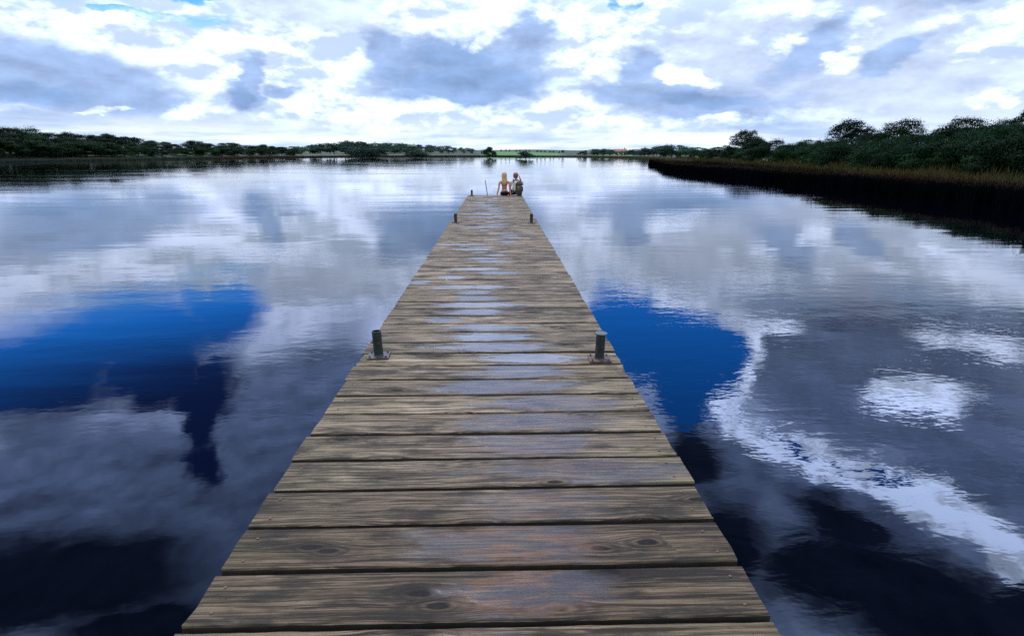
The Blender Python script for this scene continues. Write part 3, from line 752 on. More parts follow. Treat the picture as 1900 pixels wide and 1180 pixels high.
def man():
    b = on_plane(958, 363.5, DECK)
    t = empty('person', (b.x, yend - 0.22, DECK)); tag(t, 'person in pale grey shirt with short reddish hair sitting with right hand raised', 'person', 'people sitting at the jetty end')
    s = Sk()
    pel = s.add((0, 0.0, 0.120), (0.145, 0.115))
    wa = s.add((0, -0.005, 0.25), (0.135, 0.095), pel)
    rb = s.add((0.0, -0.005, 0.37), (0.150, 0.098), wa)
    ch = s.add((0.0, 0.01, 0.475), (0.150, 0.098), rb)
    nk = s.add((-0.005, 0.045, 0.575), (0.056, 0.056), ch)
    n2 = s.add((-0.012, 0.065, 0.62), (0.053, 0.054), nk)
    hc = (-0.02, 0.075, 0.700)
    add_head(s, n2, hc, -0.45)
    # left arm down to the lap
    l1 = s.add((-0.185, 0.0, 0.505), 0.058, ch); l2 = s.add((-0.205, 0.02, 0.45), 0.048, l1)
    l3 = s.add((-0.225, 0.06, 0.24), 0.040, l2); l4 = s.add((-0.15, 0.22, 0.19), 0.034, l3); lw = s.add((-0.09, 0.29, 0.18), 0.026, l4)
    hand(s, lw, (-0.075, 0.30, 0.178), (0.85, 0.4, -0.1), (0, -0.2, 1), (0, 1, 0.2), 0.35)
    # right arm: elbow forward and out, forearm up, hand beside the cheek
    r1 = s.add((0.185, 0.02, 0.505), 0.058, ch); r2 = s.add((0.205, 0.05, 0.465), 0.048, r1)
    r3 = s.add((0.240, 0.17, 0.375), 0.040, r2); r4 = s.add((0.195, 0.14, 0.50), 0.036, r3); rw = s.add((0.145, 0.115, 0.595), 0.028, r4)
    hand(s, rw, (0.138, 0.11, 0.612), (-0.25, -0.02, 1.0), (1, -0.5, 0.2), (0.1, 0.95, 0.1), 0.30)
    for sx in (-1, 1):
        hp = s.add((sx * 0.10, 0.07, 0.105), 0.090, pel); th = s.add((sx * (0.16 if sx > 0 else .18), 0.22, 0.115), 0.074, hp); kn = s.add((sx * (0.17 if sx > 0 else .25), 0.36, 0.095), 0.056, th)
        cf = s.add((sx * 0.15, 0.40, -0.08), 0.050, kn); an = s.add((sx * 0.13, 0.39, -0.33), 0.034, cf); ft = s.add((sx * 0.135, 0.46, -0.37), 0.032, an); s.add((sx * 0.14, 0.55, -0.39), 0.024, ft)
    t.scale = (1.0, 1.0, 1.02); t.location.z -= 0.022
    skin_obj('body', s.p, s.e, s.r, PALE, t)
    head_bits(t, hc, 1.0, -0.45)
    lofted('hair', [((-0.02, 0.055, 0.830), 0.02, 0.02), ((-0.02, 0.050, 0.820), 0.062, 0.068), ((-0.02, 0.046, 0.788), 0.090, 0.094), ((-0.02, 0.042, 0.742), 0.096, 0.094), ((-0.02, 0.034, 0.695), 0.094, 0.082), ((-0.022, 0.024, 0.645), 0.078, 0.060), ((-0.02, 0.024, 0.620), 0.054, 0.044)], REDBROWN, t, 24, 0.14, 8)
    c = Sk()
    a0 = c.add((0, 0.0, 0.17), (0.158, 0.125)); a1 = c.add((0, -0.005, 0.25), (0.155, 0.115), a0); a2 = c.add((0, -0.005, 0.37), (0.164, 0.112), a1); a3 = c.add((0, 0.01, 0.478), (0.164, 0.110), a2)
    a35 = c.add((-0.002, 0.012, 0.522), (0.140, 0.100), a3); a4 = c.add((-0.004, 0.030, 0.560), (0.092, 0.084), a35); c.add((-0.006, 0.045, 0.592), (0.066, 0.066), a4)
    c.chain([((-0.185, 0.0, 0.508), 0.070), ((-0.213, 0.03, 0.40), 0.060), ((-0.222, 0.055, 0.30), 0.056)], a3)
    c.chain([((0.185, 0.02, 0.508), 0.070), ((0.215, 0.08, 0.448), 0.062), ((0.232, 0.135, 0.405), 0.058)], a3)
    skin_obj('shirt', c.p, c.e, c.r, WHITECLOTH, t)
    c = Sk()
    p0 = c.add((0, 0.0, 0.115), (0.190, 0.150)); c.add((0, 0.0, 0.20), (0.165, 0.130), p0)
    for sx in (-1, 1):
        a = c.add((sx * 0.105, 0.07, 0.108), 0.100, p0); d = c.add((sx * (0.16 if sx > 0 else .18), 0.22, 0.117), 0.084, a); e = c.add((sx * (0.17 if sx > 0 else .25), 0.36, 0.096), 0.066, d)
        g = c.add((sx * 0.15, 0.40, -0.08), 0.060, e); c.add((sx * 0.13, 0.39, -0.29), 0.050, g)
    skin_obj('trousers', c.p, c.e, c.r, NAVY, t)
    return t

def backpack(px, py):
    t = empty('backpack', (px, py, DECK), 0.0); tag(t, 'dark backpack with brown front pocket on the back of the seated pale-shirted person', 'backpack')
    PACK = simple_mat('dark_pack_nylon', (0.020, 0.020, 0.020), 0.6, 0.5, 25, col2=(0.045, 0.042, 0.036)); POCK = simple_mat('brown_pocket_nylon', (0.055, 0.042, 0.030), 0.6, 0.5, 25, col2=(0.085, 0.070, 0.052))
    BUCK = simple_mat('pale_tan_patch', (0.50, 0.33, 0.20), 0.5, 0.2, 30)
    def pod(name, c, s, mat, par, sub=2, taper=0.8):
        bm = bmesh.new(); r = bmesh.ops.create_cube(bm, size=1.0)
        bmesh.ops.subdivide_edges(bm, edges=bm.edges[:], cuts=2, use_grid_fill=True)
        for v in bm.verts:
            k = 1 - (1 - taper) * max(0, v.co.z + 0.1) / 0.6
            v.co = Vector((c[0] + v.co.x * s[0] * k, c[1] + v.co.y * s[1] * k, c[2] + v.co.z * s[2]))
        o = bm_obj(name, bm, mat, par, True); m_ = o.modifiers.new('Sub', 'SUBSURF'); m_.levels = sub; m_.render_levels = sub
        return o
    pod('pack_body', (0.085, -0.225, 0.265), (0.25, 0.20, 0.46), PACK, t)
    pod('top_flap', (0.080, -0.230, 0.435), (0.21, 0.19, 0.12), PACK, t, 2, 0.7)
    pk = pod('front_pocket', (0.09, -0.325, 0.275), (0.19, 0.09, 0.20), POCK, t)
    pod('side_pocket', (0.205, -0.225, 0.25), (0.08, 0.15, 0.18), PACK, t)
    bm = bmesh.new(); add_box(bm, (0.065, -0.372, 0.315), (0.055, 0.010, 0.030), bevel=0.004); bm_obj('patch', bm, BUCK, pk)
    for x0, x1 in ((-0.11, -0.10), (0.15, 0.14)):
        bm = bmesh.new(); pts = [(x0 * .9, -0.150, 0.46), (x0, -0.07, 0.585), (x0 * 1.02, 0.03, 0.595), (x1 * 1.05, 0.125, 0.50), (x1 * 1.1, 0.130, 0.36), (x1 * 1.35, 0.05, 0.24), (x0 * 1.0, -0.155, 0.20)]
        add_tube(bm, pts, 0.016, 8); bm_obj('shoulder_strap', bm, PACK, t, True)
    bm = bmesh.new(); add_tube(bm, [(0.04, -0.2, 0.485), (0.05, -0.2, 0.515), (0.11, -0.2, 0.515), (0.12, -0.2, 0.485)], 0.008, 8); bm_obj('grab_loop', bm, PACK, t, True)
woman()
mn = man()
backpack(mn.location.x, mn.location.y + 0.04)

# ------------------------------------------------------------------ land
_SA = [-180, -120, -90, -70, -55, -45, -40, -35, -30, -25, -20, -15, -8, 0, 5, 9, 13, 16, 19, 22, 27, 31, 35, 42, 60, 90, 130, 180]
_SD = [60, 75, 95, 125, 150, 165, 172, 185, 205, 235, 275, 300, 310, 310, 300, 290, 265, 200, 128, 90, 66, 56, 46, 37, 30, 27, 40, 60]
_RA = [13.5, 15.2, 16.2, 17, 19, 22, 27, 35, 42, 60, 90]
_RD = [120, 92, 70, 65, 58.5, 51.5, 42.5, 33.8, 29, 22.5, 19]
def shore(az): return float(np.interp(az, _SA, _SD)) + 4.0 * mnoise.noise((az * 0.35, 3.3, 0)) * (1 if abs(az) < 60 else 0.3)
def reed_edge(az): return float(np.interp(az, _RA, _RD)) + 0.9 * mnoise.noise((az * 0.9, 1.3, 0))
def land(x, y):
    az = math.degrees(math.atan2(x, y)); r = math.hypot(x, y); s = shore(az)
    if r < s: return max(-2.5, -(s - r) * 0.12)
    d = r - s
    h = 0.35 * (1 - math.exp(-d / 3.0)) + min(d, 60) * 0.004
    left = max(0.0, min(1.0, (-16 - az) / 12.0)); h += left * 3.2 * (1 - math.exp(-d / 30.0))
    hill = 0.8 * math.exp(-((az + 7) / 6.5) ** 2) * 5.2 * (1 - math.exp(-max(0, d - 10) / 70.0)); h += hill
    right = max(0.0, min(1.0, (az - 24) / 14.0)); h += right * 0.7 * (1 - math.exp(-d / 25.0))
    h += math.exp(-((az - 2.5) / 4.5) ** 2) * 1.5 * (1 - math.exp(-d / 40.0))
    if d > 250: h += (d - 250) * 0.004 * (1 + 0.6 * mnoise.noise((x * 0.002, y * 0.002, 0)))
    return h

def terrain():
    azs = list(np.arange(-180, -60, 6.0)) + list(np.arange(-60, 62, 1.0)) + list(np.arange(66, 180, 6.0))
    ks = [-14, -6, -2, 0, 0.8, 2, 4, 8, 14, 22, 35, 50, 70, 100, 140, 190, 260, 400, 800, 1600, 3200, 5500]
    V = []; Fc = []
    for a in azs:
        s = shore(a)
        for k in ks:
            r = max(6, s + k); x, y = r * math.sin(R(a)), r * math.cos(R(a))
            V.append((x, y, land(x, y) if k > 0.2 else -0.12 * abs(k) - 0.01))
    n = len(ks)
    for i in range(len(azs)):
        j = (i + 1) % len(azs)
        for k in range(n - 1):
            Fc.append((i * n + k, j * n + k, j * n + k + 1, i * n + k + 1)[::-1])
    mt, nt, b = material('grassland')
    P = nt.new('ShaderNodeNewGeometry').outputs['Position']
    f1 = nt.attr('field'); f2 = nt.noise(P, 0.25, 4, 0.6); f3 = nt.noise(P, 0.03, 3, 0.6)
    c = nt.mix(nt.sstep(f3, 0.40, 0.60), (0.016, 0.036, 0.014), (0.034, 0.062, 0.024))
    c = nt.mix(nt.sstep(f1, 0.25, 0.5), c, (0.050, 0.105, 0.036))
    c = nt.mix(nt.sstep(f1, 0.7, 0.95), c, (0.070, 0.200, 0.035))
    c = nt.mix(nt.m('MULTIPLY', nt.sstep(f2, 0.45, 0.7), 0.5), c, (0.030, 0.050, 0.018))
    nt.put(b.inputs['Base Color'], c); b.inputs['Roughness'].default_value = 0.9
    o = mesh_obj('terrain', V, Fc, mt, None, True)
    fa = o.data.attributes.new('field', 'FLOAT', 'POINT'); vals = []
    for (x, y, z) in V:
        az = math.degrees(math.atan2(x, y)); d = math.hypot(x, y) - shore(az); f = 0.0
        if -1.2 < az < 6.5 and 3 < d < 150 and y > 0: f = 1.0
        elif -19 < az < -11 and 3 < d < 40 and y > 0: f = 0.5
        elif 9.5 < az < 13.5 and 3 < d < 90 and y > 0: f = 0.9
        elif abs(az) > 60: f = 0.4
        vals.append(f)
    fa.data.foreach_set('value', vals)
    tag(o, 'low green shore land and fields around the lake', kind='structure')
    # lake bed so that no hole shows through the water
    bed = mesh_obj('lake_bed', [(-700, -700, -2.6), (700, -700, -2.6), (700, 700, -2.6), (-700, 700, -2.6)], [(0, 1, 2, 3)], simple_mat('lake_mud', (0.02, 0.022, 0.018), 0.9, 0.4, 0.4))
    tag(bed, 'dark mud of the lake bed', kind='structure')
terrain()

# ------------------------------------------------------------------ foliage
def leaf_mat(name, a, b_, c3, rough=0.6):
    mt, nt, b = material(name)
    t = nt.attr('tint'); rnd_ = nt.new('ShaderNodeObjectInfo').outputs['Random']
    c = nt.mix(t, a, b_)
    c = nt.mix(nt.m('MULTIPLY', nt.sstep(rnd_, 0.35, 1.0), 0.7), c, c3)
    c = nt.vm('SCALE', c, nt.m('MULTIPLY_ADD', nt.m('FRACT', nt.m('MULTIPLY', rnd_, 17.3)), 1.15, 0.45))
    nt.put(b.inputs['Base Color'], c); b.inputs['Roughness'].default_value = rough
    b.inputs['Specular IOR Level'].default_value = 0.04
    return mt
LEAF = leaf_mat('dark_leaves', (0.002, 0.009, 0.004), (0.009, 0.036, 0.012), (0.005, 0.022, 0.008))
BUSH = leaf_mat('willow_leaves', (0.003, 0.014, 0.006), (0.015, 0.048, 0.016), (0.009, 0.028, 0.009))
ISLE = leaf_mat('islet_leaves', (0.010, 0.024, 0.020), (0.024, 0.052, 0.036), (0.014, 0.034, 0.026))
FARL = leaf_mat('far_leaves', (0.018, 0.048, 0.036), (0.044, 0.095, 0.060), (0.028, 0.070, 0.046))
BARK = simple_mat('dark_bark', (0.035, 0.028, 0.022), 0.9, 0.4, 6, bump=0.4)

def cards(name, C, Nn, S, T, asp, rg):
    """many leaf-clump quads: centres, normals, sizes, tints -> mesh"""
    n = len(C)
    rv = rg.normal(size=(n, 3)); a = np.cross(Nn, rv); a /= np.linalg.norm(a, axis=1)[:, None] + 1e-9
    bb = np.cross(Nn, a)
    A = a * S[:, None]; B = bb * (S * asp)[:, None]
    bend = Nn * (S * 0.35)[:, None]
    V = np.stack([C - A * .5 - B * .15, C - B * .5 - bend * .3, C + A * .5 - B * .1, C + B * .55 - bend * .3], 1).reshape(-1, 3)
    me = bpy.data.meshes.new(name)
    me.vertices.add(n * 4); me.vertices.foreach_set('co', V.ravel().astype(np.float32))
    me.loops.add(n * 4); me.loops.foreach_set('vertex_index', np.arange(n * 4, dtype=np.int32))
    me.polygons.add(n); me.polygons.foreach_set('loop_start', np.arange(0, n * 4, 4, dtype=np.int32))
    at = me.attributes.new('tint', 'FLOAT', 'FACE'); at.data.foreach_set('value', T.astype(np.float32))
    me.update(calc_edges=True)
    return me

def crown_mesh(name, seed, h, w, low, lobes, n, size, spread=1.0, lobe_r=(0.20, 0.34)):
    """foliage gathered in uneven lobes; low: height where the crown starts; gaps stay open between lobes"""
    rg = np.random.default_rng(seed)
    C = []; N_ = []; T = []; S = []
    ch = h - low
    L = []
    for k in range(lobes):
        u = rg.uniform(0, 1); ang = rg.uniform(0, 2 * math.pi) if k else 0
        zc = low + ch * (0.16 + 0.70 * (k + .5) / lobes + rg.normal() * 0.05)
        if spread < 0: prof = math.sqrt(max(0.10, 1 - (((zc - low) / ch - 0.52) / 0.52) ** 2))
        else: prof = math.sqrt(max(0.06, 1 - ((zc - low) / ch * 1.9 - 0.80) ** 2 / 1.25))
        rr = w * 0.5 * prof * math.sqrt(u) * (0.80 if spread > 0 else 0.86) * abs(spread)
        lr = rg.uniform(*lobe_r) * w
        if spread < 0:                       # domed crown: lobes spread evenly over a half ellipsoid, a few inside
            ang = k * 2.39996; s_ = 1 - (k + .5) / lobes * 1.35; q_ = math.sqrt(max(0.0, 1 - s_ * s_)); k_ = rg.uniform(.80, 1.0) if k % 5 else rg.uniform(.2, .5)
            rr = (w * 0.5 - lr * .8) * q_ * k_; zc = low + ch * 0.42 + (ch * 0.58 - lr * .6) * s_ * k_
        L.append((np.array([rr * math.cos(ang), rr * math.sin(ang), zc]), np.array([lr, lr, lr * rg.uniform(.62, .9)]), rg.uniform(0, 1)))
    tot = sum(l[1][0] ** 2 for l in L)
    for c, r, tt in L:
        m = max(20, int(n * r[0] ** 2 / tot))
        d = rg.normal(size=(m, 3)); d /= np.linalg.norm(d, axis=1)[:, None]
        d[:, 2] = np.where(d[:, 2] < -0.35, -d[:, 2] * 0.6, d[:, 2])
        rad = rg.uniform(0.55, 1.06, size=m) ** 0.7
        lump = 1 + 0.28 * np.sin(d[:, 0] * 5 + seed + tt * 9) * np.cos(d[:, 1] * 6 + tt * 7) + 0.12 * np.sin(d[:, 2] * 9 + tt * 20)
        p = c + d * r * (rad * lump)[:, None]
        nn = d + rg.normal(size=(m, 3)) * 0.34; nn /= np.linalg.norm(nn, axis=1)[:, None]
        C.append(p); N_.append(nn); S.append(size * rg.uniform(0.6, 1.35, size=m)); T.append(np.clip(tt * 0.55 + rg.uniform(0, 0.45, size=m), 0, 1))
    C = np.concatenate(C); C[:, 2] = np.maximum(C[:, 2] * h / np.percentile(C[:, 2], 99.3), 0.05)
    return cards(name, C, np.concatenate(N_), np.concatenate(S), np.concatenate(T), 0.7, rg), L

def trunk_mesh(name, seed, h, low, L, r0):
    rg = random.Random(seed); bm = bmesh.new()
    top = h * 0.78; pts = [(0, 0, -0.6)]; q = 6
    for k in range(1, q + 1): pts.append((rg.uniform(-.12, .12) * k * .35, rg.uniform(-.12, .12) * k * .35, top * k / q))
    add_tube(bm, pts, [r0 * 1.3] + [r0 * (1 - 0.8 * k / q) for k in range(1, q + 1)], 9)
    for c, r, tt in L[:9]:
        z0 = max(0.3, c[2] - r[2] - h * 0.10); k = min(q, max(1, int(z0 / top * q)))
        a = Vector(pts[k]); b = Vector(c)
        mid = (a + b) / 2 + Vector((rg.uniform(-.3, .3), rg.uniform(-.3, .3), 0.15))
        add_tube(bm, [a, mid, b], [r0 * .42, r0 * .28, r0 * .1], 6)
    me = bpy.data.meshes.new(name); bm.to_mesh(me); bm.free(); me.materials.append(BARK)
    return me

PROTO = {}
def proto(key, seed, h, w, low, lobes, n, size, mat, r0, spread=1.0, lobe_r=(0.20, 0.34)):
    cm, L = crown_mesh('crown', seed, h, w, low, lobes, n, size, spread, lobe_r); cm.materials.append(mat)
    PROTO.setdefault(key, []).append((cm, trunk_mesh('trunk', seed, h, low, L, r0), h))
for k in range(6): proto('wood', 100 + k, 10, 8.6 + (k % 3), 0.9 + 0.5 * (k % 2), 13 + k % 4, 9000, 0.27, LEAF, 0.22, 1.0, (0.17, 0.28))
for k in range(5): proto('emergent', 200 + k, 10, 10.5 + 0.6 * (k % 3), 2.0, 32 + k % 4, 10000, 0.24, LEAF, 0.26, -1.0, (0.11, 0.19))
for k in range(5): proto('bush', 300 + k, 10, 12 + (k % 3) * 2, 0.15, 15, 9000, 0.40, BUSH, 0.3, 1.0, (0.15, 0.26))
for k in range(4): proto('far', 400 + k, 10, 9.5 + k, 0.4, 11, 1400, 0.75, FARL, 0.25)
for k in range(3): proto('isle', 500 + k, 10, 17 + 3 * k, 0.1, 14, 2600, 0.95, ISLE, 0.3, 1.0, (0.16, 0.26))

def plant(key, x, y, h, name='tree', label='', cat='tree', group=None, wide=1.0, which=None, dz=0.0):
    lst = PROTO[key]; cm, tm, h0 = lst[which % len(lst)] if which is not None else lst[random.randrange(len(lst))]
    t = empty(name, (x, y, max(-0.4, land(x, y)) + dz), random.uniform(0, 6.28))
    s = h / h0; t.scale = (s * wide, s * wide, s)
    tag(t, label, cat, group)
    link(bpy.data.objects.new('crown', cm), t); link(bpy.data.objects.new('trunk', tm), t)
    return t
def polar(az, r): return r * math.sin(R(az)), r * math.cos(R(az))
def az_of(px): return azel(px, 283)[0]
def tree_at(key, px, top, r, wide=1.0, **kw):
    """a tree whose crown top stands at photograph row `top` when r metres away"""
    az = az_of(px); x, y = polar(az, r)
    d = ray(px, top); hz_ = math.hypot(d.x, d.y)
    z = HW + d.z / hz_ * r
    return plant(key, x, y, max(1.5, z - max(-0.4, land(x, y))), wide=wide, **kw)

# skyline heights read off the photograph: (px, top row)
LEFT_SKY = [(-200, 238), (-60, 236), (0, 236), (40, 238), (110, 244), (160, 247), (220, 250), (260, 258), (320, 265), (360, 262), (410, 266), (470, 268), (540, 275)]
RIGHT_SKY = [(1230, 275), (1290, 279), (1340, 274), (1365, 268), (1400, 256), (1440, 260), (1480, 262), (1530, 257), (1600, 250), (1680, 248), (1730, 239), (1800, 232), (1860, 226), (1900, 220), (2000, 212), (2100, 210)]
lx, ly = zip(*LEFT_SKY); rx_, ry_ = zip(*RIGHT_SKY)
LG, RG = 'trees of the wood on the left shore', 'trees of the wood on the right shore'
nl = 0
px = -170.0
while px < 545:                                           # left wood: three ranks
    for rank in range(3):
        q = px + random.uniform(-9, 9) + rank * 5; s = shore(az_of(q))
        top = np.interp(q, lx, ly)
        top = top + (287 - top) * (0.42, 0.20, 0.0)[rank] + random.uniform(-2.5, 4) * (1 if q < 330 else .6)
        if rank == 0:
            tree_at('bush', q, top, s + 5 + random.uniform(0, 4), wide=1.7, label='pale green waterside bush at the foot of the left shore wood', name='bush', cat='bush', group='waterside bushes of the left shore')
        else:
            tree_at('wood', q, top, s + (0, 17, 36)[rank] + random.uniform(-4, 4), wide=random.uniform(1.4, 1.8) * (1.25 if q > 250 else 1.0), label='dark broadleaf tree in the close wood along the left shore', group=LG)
    px += (21 if px < 260 else 17) if px > 0 else 38
px = 1235.0
while px < 2080:
    u = (px - 1235) / 665
    for rank in range(3):
        q = px + random.uniform(-10, 10) + rank * 6; az = az_of(q); s = shore(az)
        top = np.interp(q, rx_, ry_)
        top = top + (290 - top) * (0.45, 0.20, 0.03)[rank] + random.uniform(-5, 8) * (0.5 + .5 * min(1, u))
        rr = s + (3.5, 10, 22)[rank] * (1 + max(0, (s - 60) / 80)) + random.uniform(-1.5, 1.5)
        if rank == 0:
            tree_at('bush', q, top, rr, label='rounded green bush along the front of the right shore wood', name='bush', cat='bush', group='bushes along the right shore')
        else:
            tree_at('wood', q, top, rr, wide=random.uniform(0.95, 1.3), label='dark broadleaf tree in the close wood along the right shore', group=RG)
    px += 21 + 13 * min(1, max(0, u))
# the trees that stand out above the right wood
EM = [(1384, 243, 118, 1.15, 'tall dark tree with gaps in its crown, leftmost of those above the right wood', 0),
      (1577, 223, 100, 1.15, 'broad round-topped tree rising above the right wood between two lower stretches', 1),
      (1622, 247, 104, 0.3, 'thin pale treetop poking up between the two round trees above right wood', 3),
      (1668, 222, 98, 0.95, 'domed dark tree rising above the right wood, next right after the broad round one', 2),
      (1785, 219, 92, 1.0, 'lighter green feathery treetop with gaps above the right shore wood', 3),
      (1862, 222, 88, 0.75, 'dark pointed treetop above the right wood near the photo edge', 4),
      (1903, 206, 84, 0.8, 'tallest dark tree cut by the right edge of the photo', 0)]
for (q, top, r, wd, lab, w_) in EM:
    tree_at('emergent', q, top, r, wd, label=lab, which=w_)

# far wooded hill across the lake, hedges and islets
FAR_SKY = [(470, 270), (530, 273), (570, 271), (600, 268), (640, 263), (655, 261), (690, 266), (740, 266), (800, 269), (850, 273), (890, 277), (905, 278)]
fx, fy = zip(*FAR_SKY); FG = 'trees of the far wooded hill'
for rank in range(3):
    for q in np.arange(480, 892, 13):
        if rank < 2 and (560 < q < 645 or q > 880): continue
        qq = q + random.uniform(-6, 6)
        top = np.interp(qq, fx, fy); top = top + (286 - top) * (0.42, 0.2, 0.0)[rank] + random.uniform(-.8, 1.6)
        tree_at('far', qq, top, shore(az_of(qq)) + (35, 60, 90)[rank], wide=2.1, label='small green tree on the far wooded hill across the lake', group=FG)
for q in np.arange(930, 1045, 9):
    tree_at('far', q + random.uniform(-4, 4), 283 - random.uniform(0.5, 2.6), 430, label='tiny hedgerow tree beyond the bright field across the lake', group='hedgerow trees across the lake')
tree_at('far', 1045, 278.5, 400, 0.7, label='single small round tree standing above the far hedgerow')
for q in list(np.arange(1075, 1240, 12)) + list(np.arange(1100, 1345, 16)):
    if 1138 < q < 1164: continue
    top = np.interp(q, [1075, 1110, 1150, 1190, 1220, 1240, 1290, 1345], [280, 276, 280, 278.5, 273, 268, 275, 272]) + random.uniform(-1, 1.5)
    tree_at('far', q + random.uniform(-5, 5), top, shore(az_of(q)) + random.uniform(10, 35) + (60 if q > 1250 else 0), wide=1.7, label='green tree in the distant belt right of the jetty end', group='trees of the distant belt')
for q in (1145, 1153, 1161): tree_at('far', q, 285.4, shore(az_of(q)) + 22, 1.3, label='low green bush in front of the red-roofed house', name='bush', cat='bush', group='bushes before the red-roofed house')
# islets and dark waterside thickets
for (q, top, r, wd, lab) in [(660, 275.5, 262, 0.9, 'dark willow thicket at the water, left end of the dark clump below the far hill'), (681, 276, 260, 1.0, 'dark willow thicket in the middle of the clump below the far hill'), (701, 277, 262, .9, 'dark willow thicket at the right end of the clump below the far hill'),
                             (771, 279, 250, 1.25, 'small dark low thicket at the water right of the larger dark clump'), (908, 273.5, 240, .62, 'lone round dark tree standing at the water left of the bright green field'), (976, 281.5, 190, .85, 'tiny dark bushy islet in open water beyond the sitting pair')]:
    az = az_of(q); x, y = polar(az, r); d = ray(q, top); z = HW + d.z / math.hypot(d.x, d.y) * r
    t = plant('isle', x, y, 1.0, name='willow_thicket' if q != 908 else 'tree', label=lab, cat='thicket' if q != 908 else 'tree', wide=1.0)
    t.location.z = -0.05; s_ = (z + 0.05) / 10; t.scale = (s_ * wd * 1.5, s_ * wd * 1.5, s_)

# ------------------------------------------------------------------ reeds
def blades(name, X, Y, Z, Hh, Wd, lean, tint, mat, label):
    n = len(X); rg = RNG
    a = rg.uniform(0, math.pi, n); wx_, wy_ = np.cos(a) * Wd / 2, np.sin(a) * Wd / 2
    la = rg.uniform(0, 2 * math.pi, n); ll = lean * (rg.uniform(0, 1, n) + 3.0 * (rg.uniform(0, 1, n) < 0.08)) * Hh
    P = np.empty((n, 5, 3))
    def setp(i, sx, t): 
        k = t ** 1.8; wf_ = 1.0 if t < .5 else .7
        P[:, i, 0] = X + sx * wx_ * wf_ + np.cos(la) * ll * k; P[:, i, 1] = Y + sx * wy_ * wf_ + np.sin(la) * ll * k; P[:, i, 2] = Z + Hh * t
    setp(0, -1, 0.0); setp(1, 1, 0.0); setp(2, 1, 0.6); setp(3, -1, 0.6); setp(4, 0, 1.0)
    idx = np.arange(n)[:, None] * 5
    quad = (idx + np.array([[0, 1, 2, 3]])).astype(np.int32); tri = (idx + np.array([[3, 2, 4]])).astype(np.int32)
    me = bpy.data.meshes.new(name)
    me.vertices.add(n * 5); me.vertices.foreach_set('co', P.reshape(-1).astype(np.float32))
    loops = np.concatenate([quad.ravel(), tri.ravel()]); me.loops.add(len(loops)); me.loops.foreach_set('vertex_index', loops)
    ls = np.concatenate([np.arange(n) * 4, n * 4 + np.arange(n) * 3]).astype(np.int32)
    me.polygons.add(2 * n); me.polygons.foreach_set('loop_start', ls)
    at = me.attributes.new('tint', 'FLOAT', 'POINT'); at.data.foreach_set('value', np.repeat(tint, 5).astype(np.float32))
    tt = me.attributes.new('tip', 'FLOAT', 'POINT'); tt.data.foreach_set('value', np.tile([0, 0, .6, .6, 1.0], n).astype(np.float32))
    me.update(calc_edges=True); me.materials.append(mat)
    o = link(bpy.data.objects.new(name, me)); tag(o, label, None, kind='stuff'); return o

def reed_mat(name, stem, stem2, head, head2, t0=0.55, t1=0.85):
    mt, nt, b = material(name)
    t = nt.attr('tint'); tip = nt.attr('tip')
    c = nt.mix(nt.sstep(tip, t0, t1), nt.mix(t, stem, stem2), nt.mix(t, head, head2))
    nt.put(b.inputs['Base Color'], c); b.inputs['Roughness'].default_value = 0.7
    b.inputs['Specular IOR Level'].default_value = 0.0
    return mt
REED = reed_mat('dark_reeds', (0.0014, 0.0024, 0.004), (0.003, 0.0045, 0.006), (0.075, 0.042, 0.028), (0.125, 0.082, 0.048), 0.88, 0.98)
n = 52000
az = RNG.uniform(14.6, 76, n); t = RNG.uniform(0, 1, n)
re_ = np.array([reed_edge(a) for a in az]); sh_ = np.array([min(shore(a), reed_edge(a) + 40) for a in az])
dep = np.where(RNG.uniform(0, 1, n) < 0.55, RNG.uniform(0, 3.0, n), (t ** 1.3) * (sh_ - re_))
rr = re_ + dep + np.abs(RNG.normal(size=n)) * 0.3
keep = (az > 17.2) | (RNG.uniform(0, 1, n) < 0.75)
az, rr = az[keep], rr[keep]; n = len(az)
X, Y = rr * np.sin(np.radians(az)), rr * np.cos(np.radians(az))
hp = np.array([mnoise.noise((x * 0.12, y * 0.12, 0)) for x, y in zip(X, Y)])
H_ = 0.86 + 0.09 * hp + 0.09 * np.array([mnoise.noise((x * 0.7, y * 0.7, 5.0)) for x, y in zip(X, Y)]) + RNG.normal(size=n) * 0.10
blades('reeds', X, Y, np.full(n, -0.25), H_ + 0.25, RNG.uniform(0.018, 0.045, n) * (0.7 + rr / 60), 0.10, np.clip(0.5 + hp * .7 + RNG.normal(size=n) * .25, 0, 1), REED, 'dense dark reed bed with brown tops standing in the water on the right')
# grass between the reeds and the trees
GRASS = reed_mat('marsh_grass', (0.020, 0.040, 0.012), (0.040, 0.046, 0.016), (0.042, 0.070, 0.020), (0.090, 0.055, 0.026), 0.3, 0.9)
n = 16000; az = RNG.uniform(17, 62, n)
sa = np.array([shore(a) for a in az]); rr = sa + RNG.uniform(-6, 6, n)
X, Y = rr * np.sin(np.radians(az)), rr * np.cos(np.radians(az)); Z = np.array([max(-.1, land(x, y)) for x, y in zip(X, Y)])
blades('marsh_grass', X, Y, Z, RNG.uniform(0.7, 1.25, n), RNG.uniform(0.05, 0.12, n), 0.25, RNG.uniform(0, 1, n), GRASS, 'rough green and russet grass between the reed bed and the right wood')
OLIVE = reed_mat('olive_reeds', (0.050, 0.062, 0.036), (0.085, 0.090, 0.050), (0.085, 0.075, 0.045), (0.120, 0.105, 0.060))
n = 15000; az = RNG.uniform(3.5, 18.5, n)
sa = np.array([shore(a) for a in az]); rr = sa + RNG.uniform(-38, 3, n) * np.clip((az - 3) / 9, .12, 1)
X, Y = rr * np.sin(np.radians(az)), rr * np.cos(np.radians(az))
